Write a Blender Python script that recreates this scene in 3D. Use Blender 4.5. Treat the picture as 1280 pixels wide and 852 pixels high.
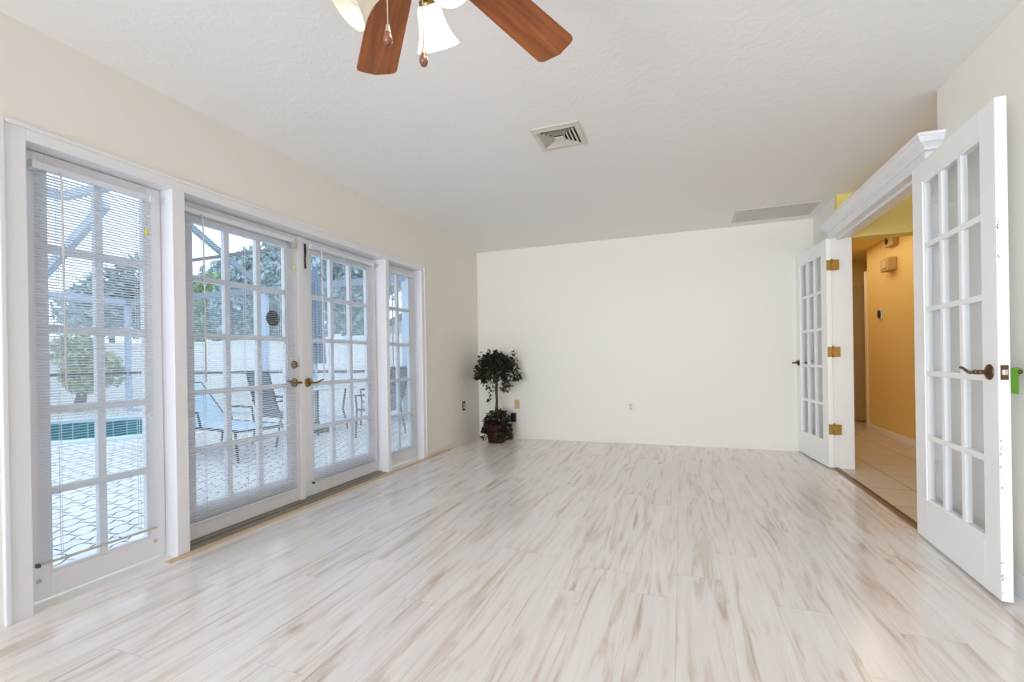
import bpy, bmesh, math, random
from mathutils import Vector, Matrix, Euler
R = math.radians
PI = math.pi
scene = bpy.context.scene
for o in list(bpy.data.objects):
    bpy.data.objects.remove(o)
C = scene.collection

# ------------------------------------------------------------------ camera
cam_d = bpy.data.cameras.new('camera')
cam = bpy.data.objects.new('camera', cam_d)
C.objects.link(cam)
cam_d.sensor_fit = 'HORIZONTAL'
cam_d.sensor_width = 36.0
cam_d.lens = 577.12 / 1280 * 36.0
cam_d.shift_y = 23.32 / 1280
cam_d.clip_start = 0.05
cam_d.clip_end = 300
right = Vector((0.9392, 0.3431, -0.0159))
up = Vector((0.0146, 0.0063, 0.9999))
fwd = Vector((-0.3432, 0.9393, -0.0009))
m = Matrix((right, up, -fwd)).transposed().to_4x4()
m.translation = Vector((2.5279, -5.6173, 1.0218))
cam.matrix_world = m
scene.camera = cam

# ------------------------------------------------------------------ world, lights, exposure
scene.view_settings.view_transform = 'Standard'
scene.view_settings.look = 'None'
scene.view_settings.gamma = 1.0
scene.view_settings.use_curve_mapping = False
scene.view_settings.exposure = 0.0
scene.cycles.use_denoising = True
scene.cycles.max_bounces = 14
scene.cycles.diffuse_bounces = 8
scene.cycles.transparent_max_bounces = 24
scene.cycles.caustics_reflective = False
scene.cycles.caustics_refractive = False
scene.cycles.sample_clamp_indirect = 6.0

world = bpy.data.worlds.new('overcast_sky')
scene.world = world
world.use_nodes = True
wn = world.node_tree.nodes
wl = world.node_tree.links
wn.clear()
w_out = wn.new('ShaderNodeOutputWorld')
w_bg = wn.new('ShaderNodeBackground')
w_tc = wn.new('ShaderNodeTexCoord')
w_sep = wn.new('ShaderNodeSeparateXYZ')
w_ramp = wn.new('ShaderNodeValToRGB')
wl.new(w_tc.outputs['Generated'], w_sep.inputs[0])
wl.new(w_sep.outputs['Z'], w_ramp.inputs['Fac'])
w_ramp.color_ramp.elements[0].position = 0.0
w_ramp.color_ramp.elements[0].color = (0.81, 0.905, 1.0, 1)
w_ramp.color_ramp.elements[1].position = 0.7
w_ramp.color_ramp.elements[1].color = (0.72, 0.86, 1.0, 1)
wl.new(w_ramp.outputs['Color'], w_bg.inputs['Color'])
w_bg.inputs['Strength'].default_value = 1.9
wl.new(w_bg.outputs[0], w_out.inputs['Surface'])


def area_light(name, loc, direction, sx, sy, power, color, spread=180):
    d = bpy.data.lights.new(name, 'AREA')
    d.shape = 'RECTANGLE'
    d.size, d.size_y, d.energy, d.color = sx, sy, power, color
    d.spread = R(spread)
    o = bpy.data.objects.new(name, d)
    o.location = loc
    o.rotation_euler = Vector(direction).to_track_quat('-Z', 'Z').to_euler()
    C.objects.link(o)
    return o


# added narrow-beam panel standing for daylight, at an invented opening behind the camera
area_light('rear_daylight_fill', (1.9, -11.98, 1.25), (0, 1, 0.05), 3.2, 2.1, 35, (0.85, 0.91, 1.0), 55)
# second added panel, at an invented garden-wall opening behind the camera
area_light('side_daylight_fill', (-0.03, -9.15, 1.12), (1, 0.95, 0.14), 2.5, 1.9, 172, (0.88, 0.93, 1.0))
# added panel before the blank foyer wall, standing in for daylight there
area_light('foyer_daylight', (4.75, -4.55, 1.3), (0, 1, 0), 1.4, 1.9, 15, (1.0, 0.97, 0.90))


# ------------------------------------------------------------------ materials
def new_mat(name):
    mt = bpy.data.materials.new(name)
    mt.use_nodes = True
    nt = mt.node_tree
    b = nt.nodes['Principled BSDF']
    return mt, nt, b


def simple(name, col, rough=0.5, metal=0.0, spec=0.5, noise=0.0, scale=30.0, bump=0.0, bscale=200.0):
    """flat paint / plastic / metal with a little procedural variation"""
    mt, nt, b = new_mat(name)
    b.inputs['Roughness'].default_value = rough
    b.inputs['Metallic'].default_value = metal
    b.inputs['Specular IOR Level'].default_value = spec
    tc = nt.nodes.new('ShaderNodeTexCoord')
    n = nt.nodes.new('ShaderNodeTexNoise')
    n.inputs['Scale'].default_value = scale
    n.inputs['Detail'].default_value = 3
    nt.links.new(tc.outputs['Object'], n.inputs['Vector'])
    rp = nt.nodes.new('ShaderNodeValToRGB')
    lo = [c * (1 - noise) for c in col]
    hi = [min(1, c * (1 + noise)) for c in col]
    rp.color_ramp.elements[0].color = (*lo, 1)
    rp.color_ramp.elements[1].color = (*hi, 1)
    nt.links.new(n.outputs['Fac'], rp.inputs['Fac'])
    nt.links.new(rp.outputs['Color'], b.inputs['Base Color'])
    if bump:
        n2 = nt.nodes.new('ShaderNodeTexNoise')
        n2.inputs['Scale'].default_value = bscale
        n2.inputs['Detail'].default_value = 4
        nt.links.new(tc.outputs['Object'], n2.inputs['Vector'])
        bp = nt.nodes.new('ShaderNodeBump')
        bp.inputs['Strength'].default_value = bump
        bp.inputs['Distance'].default_value = 0.002
        nt.links.new(n2.outputs['Fac'], bp.inputs['Height'])
        nt.links.new(bp.outputs['Normal'], b.inputs['Normal'])
    return mt


M = {}
M['cream'] = simple('cream_wall_paint', (0.86, 0.83, 0.765), 0.6, noise=0.012, scale=1.5, bump=0.12, bscale=90)
M['taupe'] = simple('taupe_bounce_cut', (0.30, 0.27, 0.24), 0.6, noise=0.012, scale=1.5)  # dark tone chosen to swallow bounced light behind the camera
M['white'] = simple('white_trim_paint', (0.83, 0.835, 0.86), 0.35, noise=0.01, scale=4)
M['door_white'] = simple('white_door_paint', (0.92, 0.93, 0.925), 0.35, noise=0.01, scale=4)
M['blind'] = simple('white_blind_enamel', (0.77, 0.80, 0.85), 0.4, noise=0.02, scale=8)
M['cord'] = simple('white_cord', (0.80, 0.82, 0.86), 0.7, noise=0.03)
M['bracket'] = simple('grey_bracket_plastic', (0.55, 0.54, 0.50), 0.45, noise=0.05)
M['dark_metal'] = simple('dark_aged_metal', (0.10, 0.085, 0.07), 0.4, metal=0.7, noise=0.2)
M['bronze'] = simple('oil_rubbed_bronze', (0.13, 0.075, 0.035), 0.32, metal=0.75, noise=0.25, scale=60)
M['brass'] = simple('aged_brass', (0.30, 0.195, 0.06), 0.3, metal=0.85, noise=0.2, scale=60)
M['gold'] = simple('polished_gold_hinge', (0.42, 0.26, 0.07), 0.38, metal=0.7, noise=0.12, scale=50)
M['steel'] = simple('pale_steel', (0.72, 0.72, 0.72), 0.3, metal=0.8, noise=0.05)
M['sill'] = simple('grey_metal_threshold', (0.30, 0.27, 0.22), 0.45, metal=0.3, noise=0.12, scale=20)
M['strip_wood'] = simple('tan_wood_strip', (0.60, 0.45, 0.29), 0.4, noise=0.15, scale=12)
M['yellow'] = simple('yellow_wall_paint', (0.80, 0.66, 0.24), 0.6, noise=0.02, scale=2)
M['orange'] = simple('ochre_corridor_paint', (0.80, 0.62, 0.25), 0.6, noise=0.02, scale=2)
M['ivory'] = simple('ivory_plastic', (0.80, 0.76, 0.64), 0.4, noise=0.02)
M['ochre_box'] = simple('ochre_painted_metal', (0.50, 0.35, 0.15), 0.6, noise=0.03)
M['tan'] = simple('tan_plastic', (0.60, 0.47, 0.25), 0.4, noise=0.03)
M['brown_plate'] = simple('brown_plastic', (0.06, 0.035, 0.018), 0.7, spec=0.2, noise=0.1)
M['black'] = simple('black_plastic', (0.015, 0.015, 0.017), 0.4, noise=0.1)
M['vent'] = simple('ivory_vent_enamel', (0.72, 0.69, 0.60), 0.45, noise=0.03)
M['vent_white'] = simple('white_vent_enamel', (0.62, 0.60, 0.57), 0.45, noise=0.03)
M['duct'] = simple('duct_shade', (0.05, 0.042, 0.035), 0.8, noise=0.2)  # near-black colour standing in for the shade inside the ducts
M['green_tag'] = simple('lime_green_plastic', (0.09, 0.26, 0.008), 0.5, noise=0.08)
M['yellow_bit'] = simple('yellow_plastic', (0.75, 0.65, 0.12), 0.4, noise=0.05)
M['pot'] = simple('burgundy_foil_pot', (0.032, 0.004, 0.005), 0.45, spec=0.25, noise=0.4, scale=25, bump=0.6, bscale=40)
M['soil'] = simple('dark_moss_soil', (0.03, 0.02, 0.012), 0.9, noise=0.4, scale=60, bump=0.8, bscale=120)
M['bark'] = simple('brown_bark', (0.16, 0.085, 0.045), 0.8, noise=0.3, scale=40, bump=0.8, bscale=120)
M['cage'] = simple('shade_blue_aluminium', (0.47, 0.58, 0.71), 0.4, noise=0.03)  # white frame, with the blue of its shaded side put into the colour
M['cage_shaded'] = simple('shade_dark_aluminium', (0.25, 0.31, 0.38), 0.45, noise=0.05)  # same frame, darkened in colour for beams seen from their shaded underside
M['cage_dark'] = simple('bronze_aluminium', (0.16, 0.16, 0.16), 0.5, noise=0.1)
M['fence'] = simple('white_vinyl', (0.90, 0.90, 0.90), 0.5, noise=0.02, scale=3)
M['coping'] = simple('pale_blue_coping', (0.62, 0.76, 0.86), 0.5, noise=0.06, scale=20)
M['sling'] = simple('pale_blue_sling', (0.42, 0.62, 0.78), 0.7, noise=0.08, scale=60)
M['dark_sling'] = simple('slate_grey_sling', (0.10, 0.13, 0.16), 0.7, noise=0.12, scale=60)
M['tube'] = simple('dark_bronze_tube', (0.05, 0.045, 0.04), 0.4, metal=0.4, noise=0.1)
M['umbrella'] = simple('slate_blue_canvas', (0.22, 0.29, 0.38), 0.8, noise=0.1, scale=30)
M['tabletop'] = simple('frosted_table_top', (0.70, 0.74, 0.76), 0.2, noise=0.04)
M['roof'] = simple('grey_shingle', (0.26, 0.26, 0.27), 0.8, noise=0.2, scale=30)
M['house'] = simple('white_stucco', (0.86, 0.86, 0.84), 0.7, noise=0.02)
M['house_blue'] = simple('blue_grey_pillar', (0.35, 0.52, 0.66), 0.6, noise=0.04)
M['fob'] = simple('rosewood_fob', (0.19, 0.07, 0.045), 0.25, noise=0.3, scale=60)
M['chain'] = simple('beaded_chain_metal', (0.42, 0.35, 0.28), 0.5, metal=0.5, noise=0.1)
M['decal'] = simple('dark_brown_disc', (0.055, 0.04, 0.022), 0.5, noise=0.2)


def mat_leaf(name, c1, c2, rough=0.5):
    mt, nt, b = new_mat(name)
    tc = nt.nodes.new('ShaderNodeTexCoord')
    n = nt.nodes.new('ShaderNodeTexNoise')
    n.inputs['Scale'].default_value = 9
    nt.links.new(tc.outputs['Object'], n.inputs['Vector'])
    rp = nt.nodes.new('ShaderNodeValToRGB')
    rp.color_ramp.elements[0].position = 0.35
    rp.color_ramp.elements[0].color = (*c1, 1)
    rp.color_ramp.elements[1].position = 0.68
    rp.color_ramp.elements[1].color = (*c2, 1)
    nt.links.new(n.outputs['Fac'], rp.inputs['Fac'])
    nt.links.new(rp.outputs['Color'], b.inputs['Base Color'])
    b.inputs['Roughness'].default_value = rough
    return mt


M['topiary'] = mat_leaf('dark_topiary_leaves', (0.005, 0.005, 0.006), (0.040, 0.042, 0.014), 0.5)
M['leaf_blue'] = mat_leaf('blue_green_leaves', (0.20, 0.32, 0.36), (0.50, 0.62, 0.62))
M['leaf_green'] = mat_leaf('mid_green_leaves', (0.17, 0.33, 0.17), (0.48, 0.62, 0.36))
M['leaf_yellow'] = mat_leaf('yellow_green_leaves', (0.30, 0.44, 0.20), (0.70, 0.68, 0.36))


def mat_ceiling():
    mt, nt, b = new_mat('knockdown_ceiling_paint')
    b.inputs['Base Color'].default_value = (0.89, 0.885, 0.88, 1)
    b.inputs['Roughness'].default_value = 0.75
    tc = nt.nodes.new('ShaderNodeTexCoord')
    n = nt.nodes.new('ShaderNodeTexNoise')
    n.inputs['Scale'].default_value = 14
    n.inputs['Detail'].default_value = 5
    n.inputs['Distortion'].default_value = 1.6
    nt.links.new(tc.outputs['Object'], n.inputs['Vector'])
    rp = nt.nodes.new('ShaderNodeValToRGB')
    rp.color_ramp.elements[0].position = 0.48
    rp.color_ramp.elements[1].position = 0.60
    nt.links.new(n.outputs['Fac'], rp.inputs['Fac'])
    bp = nt.nodes.new('ShaderNodeBump')
    bp.inputs['Strength'].default_value = 0.13
    bp.inputs['Distance'].default_value = 0.004
    nt.links.new(rp.outputs['Color'], bp.inputs['Height'])
    nt.links.new(bp.outputs['Normal'], b.inputs['Normal'])
    return mt


M['ceiling'] = mat_ceiling()


def mathn(nt, op, a, b=None, c=None):
    n = nt.nodes.new('ShaderNodeMath')
    n.operation = op
    for i, v in enumerate((a, b, c)):
        if v is None:
            continue
        if isinstance(v, (int, float)):
            n.inputs[i].default_value = v
        else:
            nt.links.new(v, n.inputs[i])
    return n.outputs[0]


def mat_floor():
    """pale whitewashed laminate: boards run along y, each with its own tone and grain"""
    mt, nt, b = new_mat('whitewashed_laminate')
    L = nt.links
    tc = nt.nodes.new('ShaderNodeTexCoord')
    sp = nt.nodes.new('ShaderNodeSeparateXYZ')
    L.new(tc.outputs['Object'], sp.inputs[0])
    PW, PL = 0.192, 1.28
    row = mathn(nt, 'FLOOR', mathn(nt, 'DIVIDE', sp.outputs['X'], PW))
    wn1 = nt.nodes.new('ShaderNodeTexWhiteNoise')
    wn1.noise_dimensions = '1D'
    L.new(row, wn1.inputs['W'])
    yy = mathn(nt, 'ADD', mathn(nt, 'DIVIDE', sp.outputs['Y'], PL), mathn(nt, 'MULTIPLY', wn1.outputs['Value'], 7.0))
    col = mathn(nt, 'FLOOR', yy)
    cell = nt.nodes.new('ShaderNodeCombineXYZ')
    L.new(row, cell.inputs[0])
    L.new(col, cell.inputs[1])
    wn2 = nt.nodes.new('ShaderNodeTexWhiteNoise')
    wn2.noise_dimensions = '2D'
    L.new(cell.outputs[0], wn2.inputs['Vector'])
    rnd = wn2.outputs['Value']
    # grain coordinates, shifted per board
    gv = nt.nodes.new('ShaderNodeCombineXYZ')
    L.new(mathn(nt, 'ADD', mathn(nt, 'MULTIPLY', sp.outputs['X'], 12.5), mathn(nt, 'MULTIPLY', rnd, 40.0)), gv.inputs[0])
    L.new(mathn(nt, 'MULTIPLY', sp.outputs['Y'], 1.05), gv.inputs[1])
    L.new(mathn(nt, 'MULTIPLY', rnd, 13.0), gv.inputs[2])
    n1 = nt.nodes.new('ShaderNodeTexNoise')
    n1.inputs['Scale'].default_value = 1.25
    n1.inputs['Detail'].default_value = 4.0
    n1.inputs['Roughness'].default_value = 0.55
    n1.inputs['Distortion'].default_value = 1.5
    L.new(gv.outputs[0], n1.inputs['Vector'])
    rp = nt.nodes.new('ShaderNodeValToRGB')
    e = rp.color_ramp.elements
    e[0].position = 0.29
    e[0].color = (0.56, 0.47, 0.40, 1)
    e[1].position = 0.72
    e[1].color = (0.865, 0.84, 0.825, 1)
    k = e.new(0.38)
    k.color = (0.71, 0.64, 0.59, 1)
    k = e.new(0.48)
    k.color = (0.81, 0.77, 0.745, 1)
    L.new(n1.outputs['Fac'], rp.inputs['Fac'])
    # fine grain
    gv2 = nt.nodes.new('ShaderNodeCombineXYZ')
    L.new(mathn(nt, 'ADD', mathn(nt, 'MULTIPLY', sp.outputs['X'], 60.0), mathn(nt, 'MULTIPLY', rnd, 90.0)), gv2.inputs[0])
    L.new(mathn(nt, 'MULTIPLY', sp.outputs['Y'], 2.2), gv2.inputs[1])
    n2 = nt.nodes.new('ShaderNodeTexNoise')
    n2.inputs['Scale'].default_value = 1.6
    n2.inputs['Detail'].default_value = 3.0
    L.new(gv2.outputs[0], n2.inputs['Vector'])
    fine = mathn(nt, 'ADD', mathn(nt, 'MULTIPLY', n2.outputs['Fac'], 0.16), 0.92)
    tone = mathn(nt, 'ADD', mathn(nt, 'MULTIPLY', rnd, 0.05), 0.975)
    # hairline joints
    fx = mathn(nt, 'FRACT', mathn(nt, 'DIVIDE', sp.outputs['X'], PW))
    fy = mathn(nt, 'FRACT', yy)
    jx = mathn(nt, 'LESS_THAN', fx, 0.010)
    jy = mathn(nt, 'LESS_THAN', fy, 0.0018)
    joint = mathn(nt, 'SUBTRACT', 1.0, mathn(nt, 'MULTIPLY', mathn(nt, 'MAXIMUM', jx, jy), 0.22))
    # a few knots
    kv = nt.nodes.new('ShaderNodeCombineXYZ')
    L.new(mathn(nt, 'MULTIPLY', sp.outputs['X'], 2.6), kv.inputs[0])
    L.new(mathn(nt, 'MULTIPLY', sp.outputs['Y'], 1.1), kv.inputs[1])
    vo = nt.nodes.new('ShaderNodeTexVoronoi')
    vo.inputs['Scale'].default_value = 1.0
    L.new(kv.outputs[0], vo.inputs['Vector'])
    mr = nt.nodes.new('ShaderNodeMapRange')
    mr.inputs['From Min'].default_value = 0.015
    mr.inputs['From Max'].default_value = 0.06
    mr.inputs['To Min'].default_value = 0.72
    mr.inputs['To Max'].default_value = 1.0
    L.new(vo.outputs['Distance'], mr.inputs['Value'])
    f = mathn(nt, 'MULTIPLY', mathn(nt, 'MULTIPLY', fine, tone), mathn(nt, 'MULTIPLY', joint, mr.outputs['Result']))
    mx = nt.nodes.new('ShaderNodeVectorMath')
    mx.operation = 'SCALE'
    L.new(rp.outputs['Color'], mx.inputs[0])
    L.new(f, mx.inputs['Scale'])
    L.new(mx.outputs['Vector'], b.inputs['Base Color'])
    b.inputs['Roughness'].default_value = 0.18
    b.inputs['Specular IOR Level'].default_value = 0.8
    bp = nt.nodes.new('ShaderNodeBump')
    bp.inputs['Strength'].default_value = 0.02
    bp.inputs['Distance'].default_value = 0.002
    L.new(n2.outputs['Fac'], bp.inputs['Height'])
    L.new(bp.outputs['Normal'], b.inputs['Normal'])
    return mt


M['floor'] = mat_floor()


def mat_brick(name, c1, c2, mortar, w, h, ms, warp=0.0, offset=0.5, rough=0.6, spec=0.5, rot=0.0):
    mt, nt, b = new_mat(name)
    L = nt.links
    tc = nt.nodes.new('ShaderNodeTexCoord')
    sp = nt.nodes.new('ShaderNodeSeparateXYZ')
    mp = nt.nodes.new('ShaderNodeMapping')
    mp.inputs['Rotation'].default_value = (0, 0, rot)
    L.new(tc.outputs['Object'], mp.inputs['Vector'])
    L.new(mp.outputs[0], sp.inputs[0])
    cb = nt.nodes.new('ShaderNodeCombineXYZ')
    X, Y = sp.outputs['X'], sp.outputs['Y']
    if warp:
        X2 = mathn(nt, 'ADD', X, mathn(nt, 'MULTIPLY', mathn(nt, 'SINE', mathn(nt, 'MULTIPLY', Y, 2 * PI / h)), warp))
        Y2 = mathn(nt, 'ADD', Y, mathn(nt, 'MULTIPLY', mathn(nt, 'SINE', mathn(nt, 'MULTIPLY', X, 2 * PI / w)), warp))
        X, Y = X2, Y2
    L.new(X, cb.inputs[0])
    L.new(Y, cb.inputs[1])
    br = nt.nodes.new('ShaderNodeTexBrick')
    br.offset = offset
    br.inputs['Color1'].default_value = (*c1, 1)
    br.inputs['Color2'].default_value = (*c2, 1)
    br.inputs['Mortar'].default_value = (*mortar, 1)
    br.inputs['Scale'].default_value = 1.0
    br.inputs['Brick Width'].default_value = w
    br.inputs['Row Height'].default_value = h
    br.inputs['Mortar Size'].default_value = ms
    L.new(cb.outputs[0], br.inputs['Vector'])
    L.new(br.outputs['Color'], b.inputs['Base Color'])
    b.inputs['Roughness'].default_value = rough
    b.inputs['Specular IOR Level'].default_value = spec
    return mt


M['paver'] = mat_brick('white_interlocking_pavers', (0.84, 0.85, 0.85), (0.72, 0.71, 0.69), (0.13, 0.13, 0.13), 0.17, 0.12, 0.007, warp=0.011, rot=1.15)
M['hall_tile'] = mat_brick('beige_hall_tile', (0.66, 0.60, 0.52), (0.61, 0.55, 0.47), (0.36, 0.31, 0.25), 0.46, 0.46, 0.006, offset=0.0, rough=0.3)
M['pool_tile'] = mat_brick('teal_pool_tile', (0.03, 0.25, 0.29), (0.05, 0.33, 0.37), (0.40, 0.58, 0.60), 0.30, 0.30, 0.008, offset=0.0, rough=0.3)


def mat_glass(name, tint=(0.97, 0.985, 1.0), gloss=0.07):
    mt, nt, b = new_mat(name)
    nt.nodes.remove(b)
    out = nt.nodes['Material Output']
    tr = nt.nodes.new('ShaderNodeBsdfTransparent')
    tr.inputs['Color'].default_value = (*tint, 1)
    gl = nt.nodes.new('ShaderNodeBsdfGlossy')
    gl.inputs['Roughness'].default_value = 0.02
    lw = nt.nodes.new('ShaderNodeLayerWeight')
    lw.inputs['Blend'].default_value = 0.5
    mx = nt.nodes.new('ShaderNodeMixShader')
    f = mathn(nt, 'ADD', mathn(nt, 'MULTIPLY', mathn(nt, 'POWER', lw.outputs['Facing'], 5.0), 0.9), 0.04)
    nt.links.new(f, mx.inputs[0])
    nt.links.new(tr.outputs[0], mx.inputs[1])
    nt.links.new(gl.outputs[0], mx.inputs[2])
    nt.links.new(mx.outputs[0], out.inputs['Surface'])
    return mt


M['glass'] = mat_glass('clear_window_glass')


def mat_screen():
    mt, nt, b = new_mat('fine_insect_screen')
    out = nt.nodes['Material Output']
    tr = nt.nodes.new('ShaderNodeBsdfTransparent')
    mx = nt.nodes.new('ShaderNodeMixShader')
    mx.inputs[0].default_value = 0.13
    b.inputs['Base Color'].default_value = (0.62, 0.68, 0.74, 1)
    b.inputs['Roughness'].default_value = 0.8
    nt.links.new(tr.outputs[0], mx.inputs[1])
    nt.links.new(b.outputs[0], mx.inputs[2])
    nt.links.new(mx.outputs[0], out.inputs['Surface'])
    return mt


M['screen'] = mat_screen()


def mat_water():
    mt, nt, b = new_mat('teal_pool_water')
    b.inputs['Base Color'].default_value = (0.03, 0.26, 0.30, 1)
    b.inputs['Roughness'].default_value = 0.05
    b.inputs['Transmission Weight'].default_value = 0.35
    b.inputs['IOR'].default_value = 1.33
    tc = nt.nodes.new('ShaderNodeTexCoord')
    n = nt.nodes.new('ShaderNodeTexNoise')
    n.inputs['Scale'].default_value = 6
    nt.links.new(tc.outputs['Object'], n.inputs['Vector'])
    bp = nt.nodes.new('ShaderNodeBump')
    bp.inputs['Strength'].default_value = 0.25
    nt.links.new(n.outputs['Fac'], bp.inputs['Height'])
    nt.links.new(bp.outputs['Normal'], b.inputs['Normal'])
    return mt


M['water'] = mat_water()


def mat_blade():
    mt, nt, b = new_mat('cherry_wood_blade')
    tc = nt.nodes.new('ShaderNodeTexCoord')
    mp = nt.nodes.new('ShaderNodeMapping')
    mp.inputs['Scale'].default_value = (1.6, 26, 8)
    nt.links.new(tc.outputs['Object'], mp.inputs['Vector'])
    n = nt.nodes.new('ShaderNodeTexNoise')
    n.inputs['Scale'].default_value = 1.6
    n.inputs['Detail'].default_value = 4
    n.inputs['Distortion'].default_value = 0.6
    nt.links.new(mp.outputs[0], n.inputs['Vector'])
    rp = nt.nodes.new('ShaderNodeValToRGB')
    rp.color_ramp.elements[0].position = 0.3
    rp.color_ramp.elements[0].color = (0.20, 0.052, 0.013, 1)
    rp.color_ramp.elements[1].position = 0.7
    rp.color_ramp.elements[1].color = (0.41, 0.135, 0.036, 1)
    nt.links.new(n.outputs['Fac'], rp.inputs['Fac'])
    nt.links.new(rp.outputs['Color'], b.inputs['Base Color'])
    b.inputs['Roughness'].default_value = 0.4
    return mt


M['blade'] = mat_blade()


def mat_shade(name, col, emit, ecol):
    mt, nt, b = new_mat(name)
    b.inputs['Base Color'].default_value = (*col, 1)
    b.inputs['Roughness'].default_value = 0.35
    b.inputs['Emission Color'].default_value = (*ecol, 1)
    b.inputs['Emission Strength'].default_value = emit
    n = nt.nodes.new('ShaderNodeTexNoise')
    n.inputs['Scale'].default_value = 20
    bp = nt.nodes.new('ShaderNodeBump')
    bp.inputs['Strength'].default_value = 0.05
    nt.links.new(n.outputs['Fac'], bp.inputs['Height'])
    nt.links.new(bp.outputs['Normal'], b.inputs['Normal'])
    return mt


M['shade_lit'] = mat_shade('lit_frosted_glass_shade', (0.95, 0.93, 0.86), 1.1, (1.0, 0.97, 0.88))
M['shade_off'] = mat_shade('cream_frosted_glass_shade', (0.80, 0.73, 0.58), 0.0, (1.0, 0.86, 0.62))
M['bulb'] = mat_shade('glowing_bulb', (1, 1, 1), 8.0, (1.0, 0.95, 0.85))


# ------------------------------------------------------------------ helpers
class MB:
    """collects shapes in a bmesh and links them as ONE mesh object"""

    def __init__(self, origin=(0, 0, 0)):
        self.bm = bmesh.new()
        self.o = Vector(origin)

    def box(self, x0, x1, y0, y1, z0, z1):
        v = [self.bm.verts.new(Vector(c) - self.o) for c in
             ((x0, y0, z0), (x1, y0, z0), (x1, y1, z0), (x0, y1, z0), (x0, y0, z1), (x1, y0, z1), (x1, y1, z1), (x0, y1, z1))]
        for f in ((3, 2, 1, 0), (4, 5, 6, 7), (0, 1, 5, 4), (1, 2, 6, 5), (2, 3, 7, 6), (3, 0, 4, 7)):
            self.bm.faces.new([v[i] for i in f])
        return self

    def poly(self, pts):
        self.bm.faces.new([self.bm.verts.new(Vector(p) - self.o) for p in pts])
        return self

    def prism(self, pts, ext):
        """polygon (list of 3D points) extruded by vector ext"""
        ext = Vector(ext)
        a = [self.bm.verts.new(Vector(p) - self.o) for p in pts]
        b = [self.bm.verts.new(Vector(p) + ext - self.o) for p in pts]
        n = len(pts)
        self.bm.faces.new(a[::-1])
        self.bm.faces.new(b)
        for i in range(n):
            self.bm.faces.new((a[i], a[(i + 1) % n], b[(i + 1) % n], b[i]))
        return self

    def tube(self, path, r, seg=8, cap=True):
        pts = [Vector(p) - self.o for p in path]
        rs = r if isinstance(r, (list, tuple)) else [r] * len(pts)
        rings = []
        prev = None
        for i, p in enumerate(pts):
            t = (pts[min(i + 1, len(pts) - 1)] - pts[max(i - 1, 0)]).normalized()
            if prev is None:
                a = t.orthogonal().normalized()
            else:
                a = (prev - t * prev.dot(t))
                a = a.normalized() if a.length > 1e-6 else t.orthogonal().normalized()
            prev = a
            bb = t.cross(a)
            rings.append([self.bm.verts.new(p + (a * math.cos(2 * PI * k / seg) + bb * math.sin(2 * PI * k / seg)) * rs[i]) for k in range(seg)])
        for i in range(len(rings) - 1):
            for k in range(seg):
                f = self.bm.faces.new((rings[i][k], rings[i][(k + 1) % seg], rings[i + 1][(k + 1) % seg], rings[i + 1][k]))
                f.smooth = True
        if cap:
            self.bm.faces.new(rings[0][::-1])
            self.bm.faces.new(rings[-1])
        return self

    def lathe(self, prof, centre, axis=(0, 0, 1), seg=24):
        """prof: list of (radius, height along the axis)"""
        c = Vector(centre) - self.o
        ax = Vector(axis).normalized()
        a = ax.orthogonal().normalized()
        b = ax.cross(a)
        rings = []
        for r, h in prof:
            if r < 1e-5:
                rings.append([self.bm.verts.new(c + ax * h)])
            else:
                rings.append([self.bm.verts.new(c + ax * h + (a * math.cos(2 * PI * k / seg) + b * math.sin(2 * PI * k / seg)) * r) for k in range(seg)])
        for A, B in zip(rings, rings[1:]):
            for k in range(seg):
                k2 = (k + 1) % seg
                if len(A) == 1 and len(B) > 1:
                    f = self.bm.faces.new((A[0], B[k2], B[k]))
                elif len(B) == 1 and len(A) > 1:
                    f = self.bm.faces.new((A[k], A[k2], B[0]))
                elif len(A) > 1:
                    f = self.bm.faces.new((A[k], A[k2], B[k2], B[k]))
                else:
                    continue
                f.smooth = True
        return self

    def ball(self, c, rx, ry=None, rz=None, seg=16):
        ry = ry or rx
        rz = rz or rx
        n = 8
        c = Vector(c) - self.o
        g = bmesh.ops.create_uvsphere(self.bm, u_segments=seg, v_segments=n, radius=1.0)
        for v in g['verts']:
            v.co = Vector((v.co.x * rx, v.co.y * ry, v.co.z * rz)) + c
        for v in g['verts']:
            for f in v.link_faces:
                f.smooth = True
        return self

    def build(self, name, mat, parent=None, bevel=0.0, recalc=True):
        if recalc:
            bmesh.ops.recalc_face_normals(self.bm, faces=self.bm.faces)
        me = bpy.data.meshes.new(name)
        self.bm.to_mesh(me)
        self.bm.free()
        me.materials.append(mat)
        o = bpy.data.objects.new(name, me)
        C.objects.link(o)
        if parent is not None:
            o.parent = parent
        else:
            o.location = self.o
        if bevel:
            bv = o.modifiers.new('edge', 'BEVEL')
            bv.width = bevel
            bv.segments = 2
            bv.limit_method = 'ANGLE'
        return o


def tag(o, label=None, cat=None, group=None, kind=None):
    if label:
        o['label'] = label
    if cat:
        o['category'] = cat
    if group:
        o['group'] = group
    if kind:
        o['kind'] = kind
    return o


def empty(name, loc, rz=0.0, label=None, cat=None, group=None, kind=None):
    o = bpy.data.objects.new(name, None)
    o.empty_display_size = 0.1
    o.location = loc
    o.rotation_euler = (0, 0, rz)
    C.objects.link(o)
    return tag(o, label, cat, group, kind)


def copy_tree(o, parent=None):
    c = o.copy()
    C.objects.link(c)
    c.parent = parent
    for ch in o.children:
        copy_tree(ch, c)
    return c


H = 2.44
W = 3.85
DW = 3.81          # plane of the doorway's frame
YB = -12.0           # rear wall
DZ = -0.10          # level of the pool deck
# openings in the glazed wall
S1 = (-4.515, -3.937)
DD = (-3.87, -2.06)
S2 = (-2.01, -1.44)
HEAD = 1.953

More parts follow.
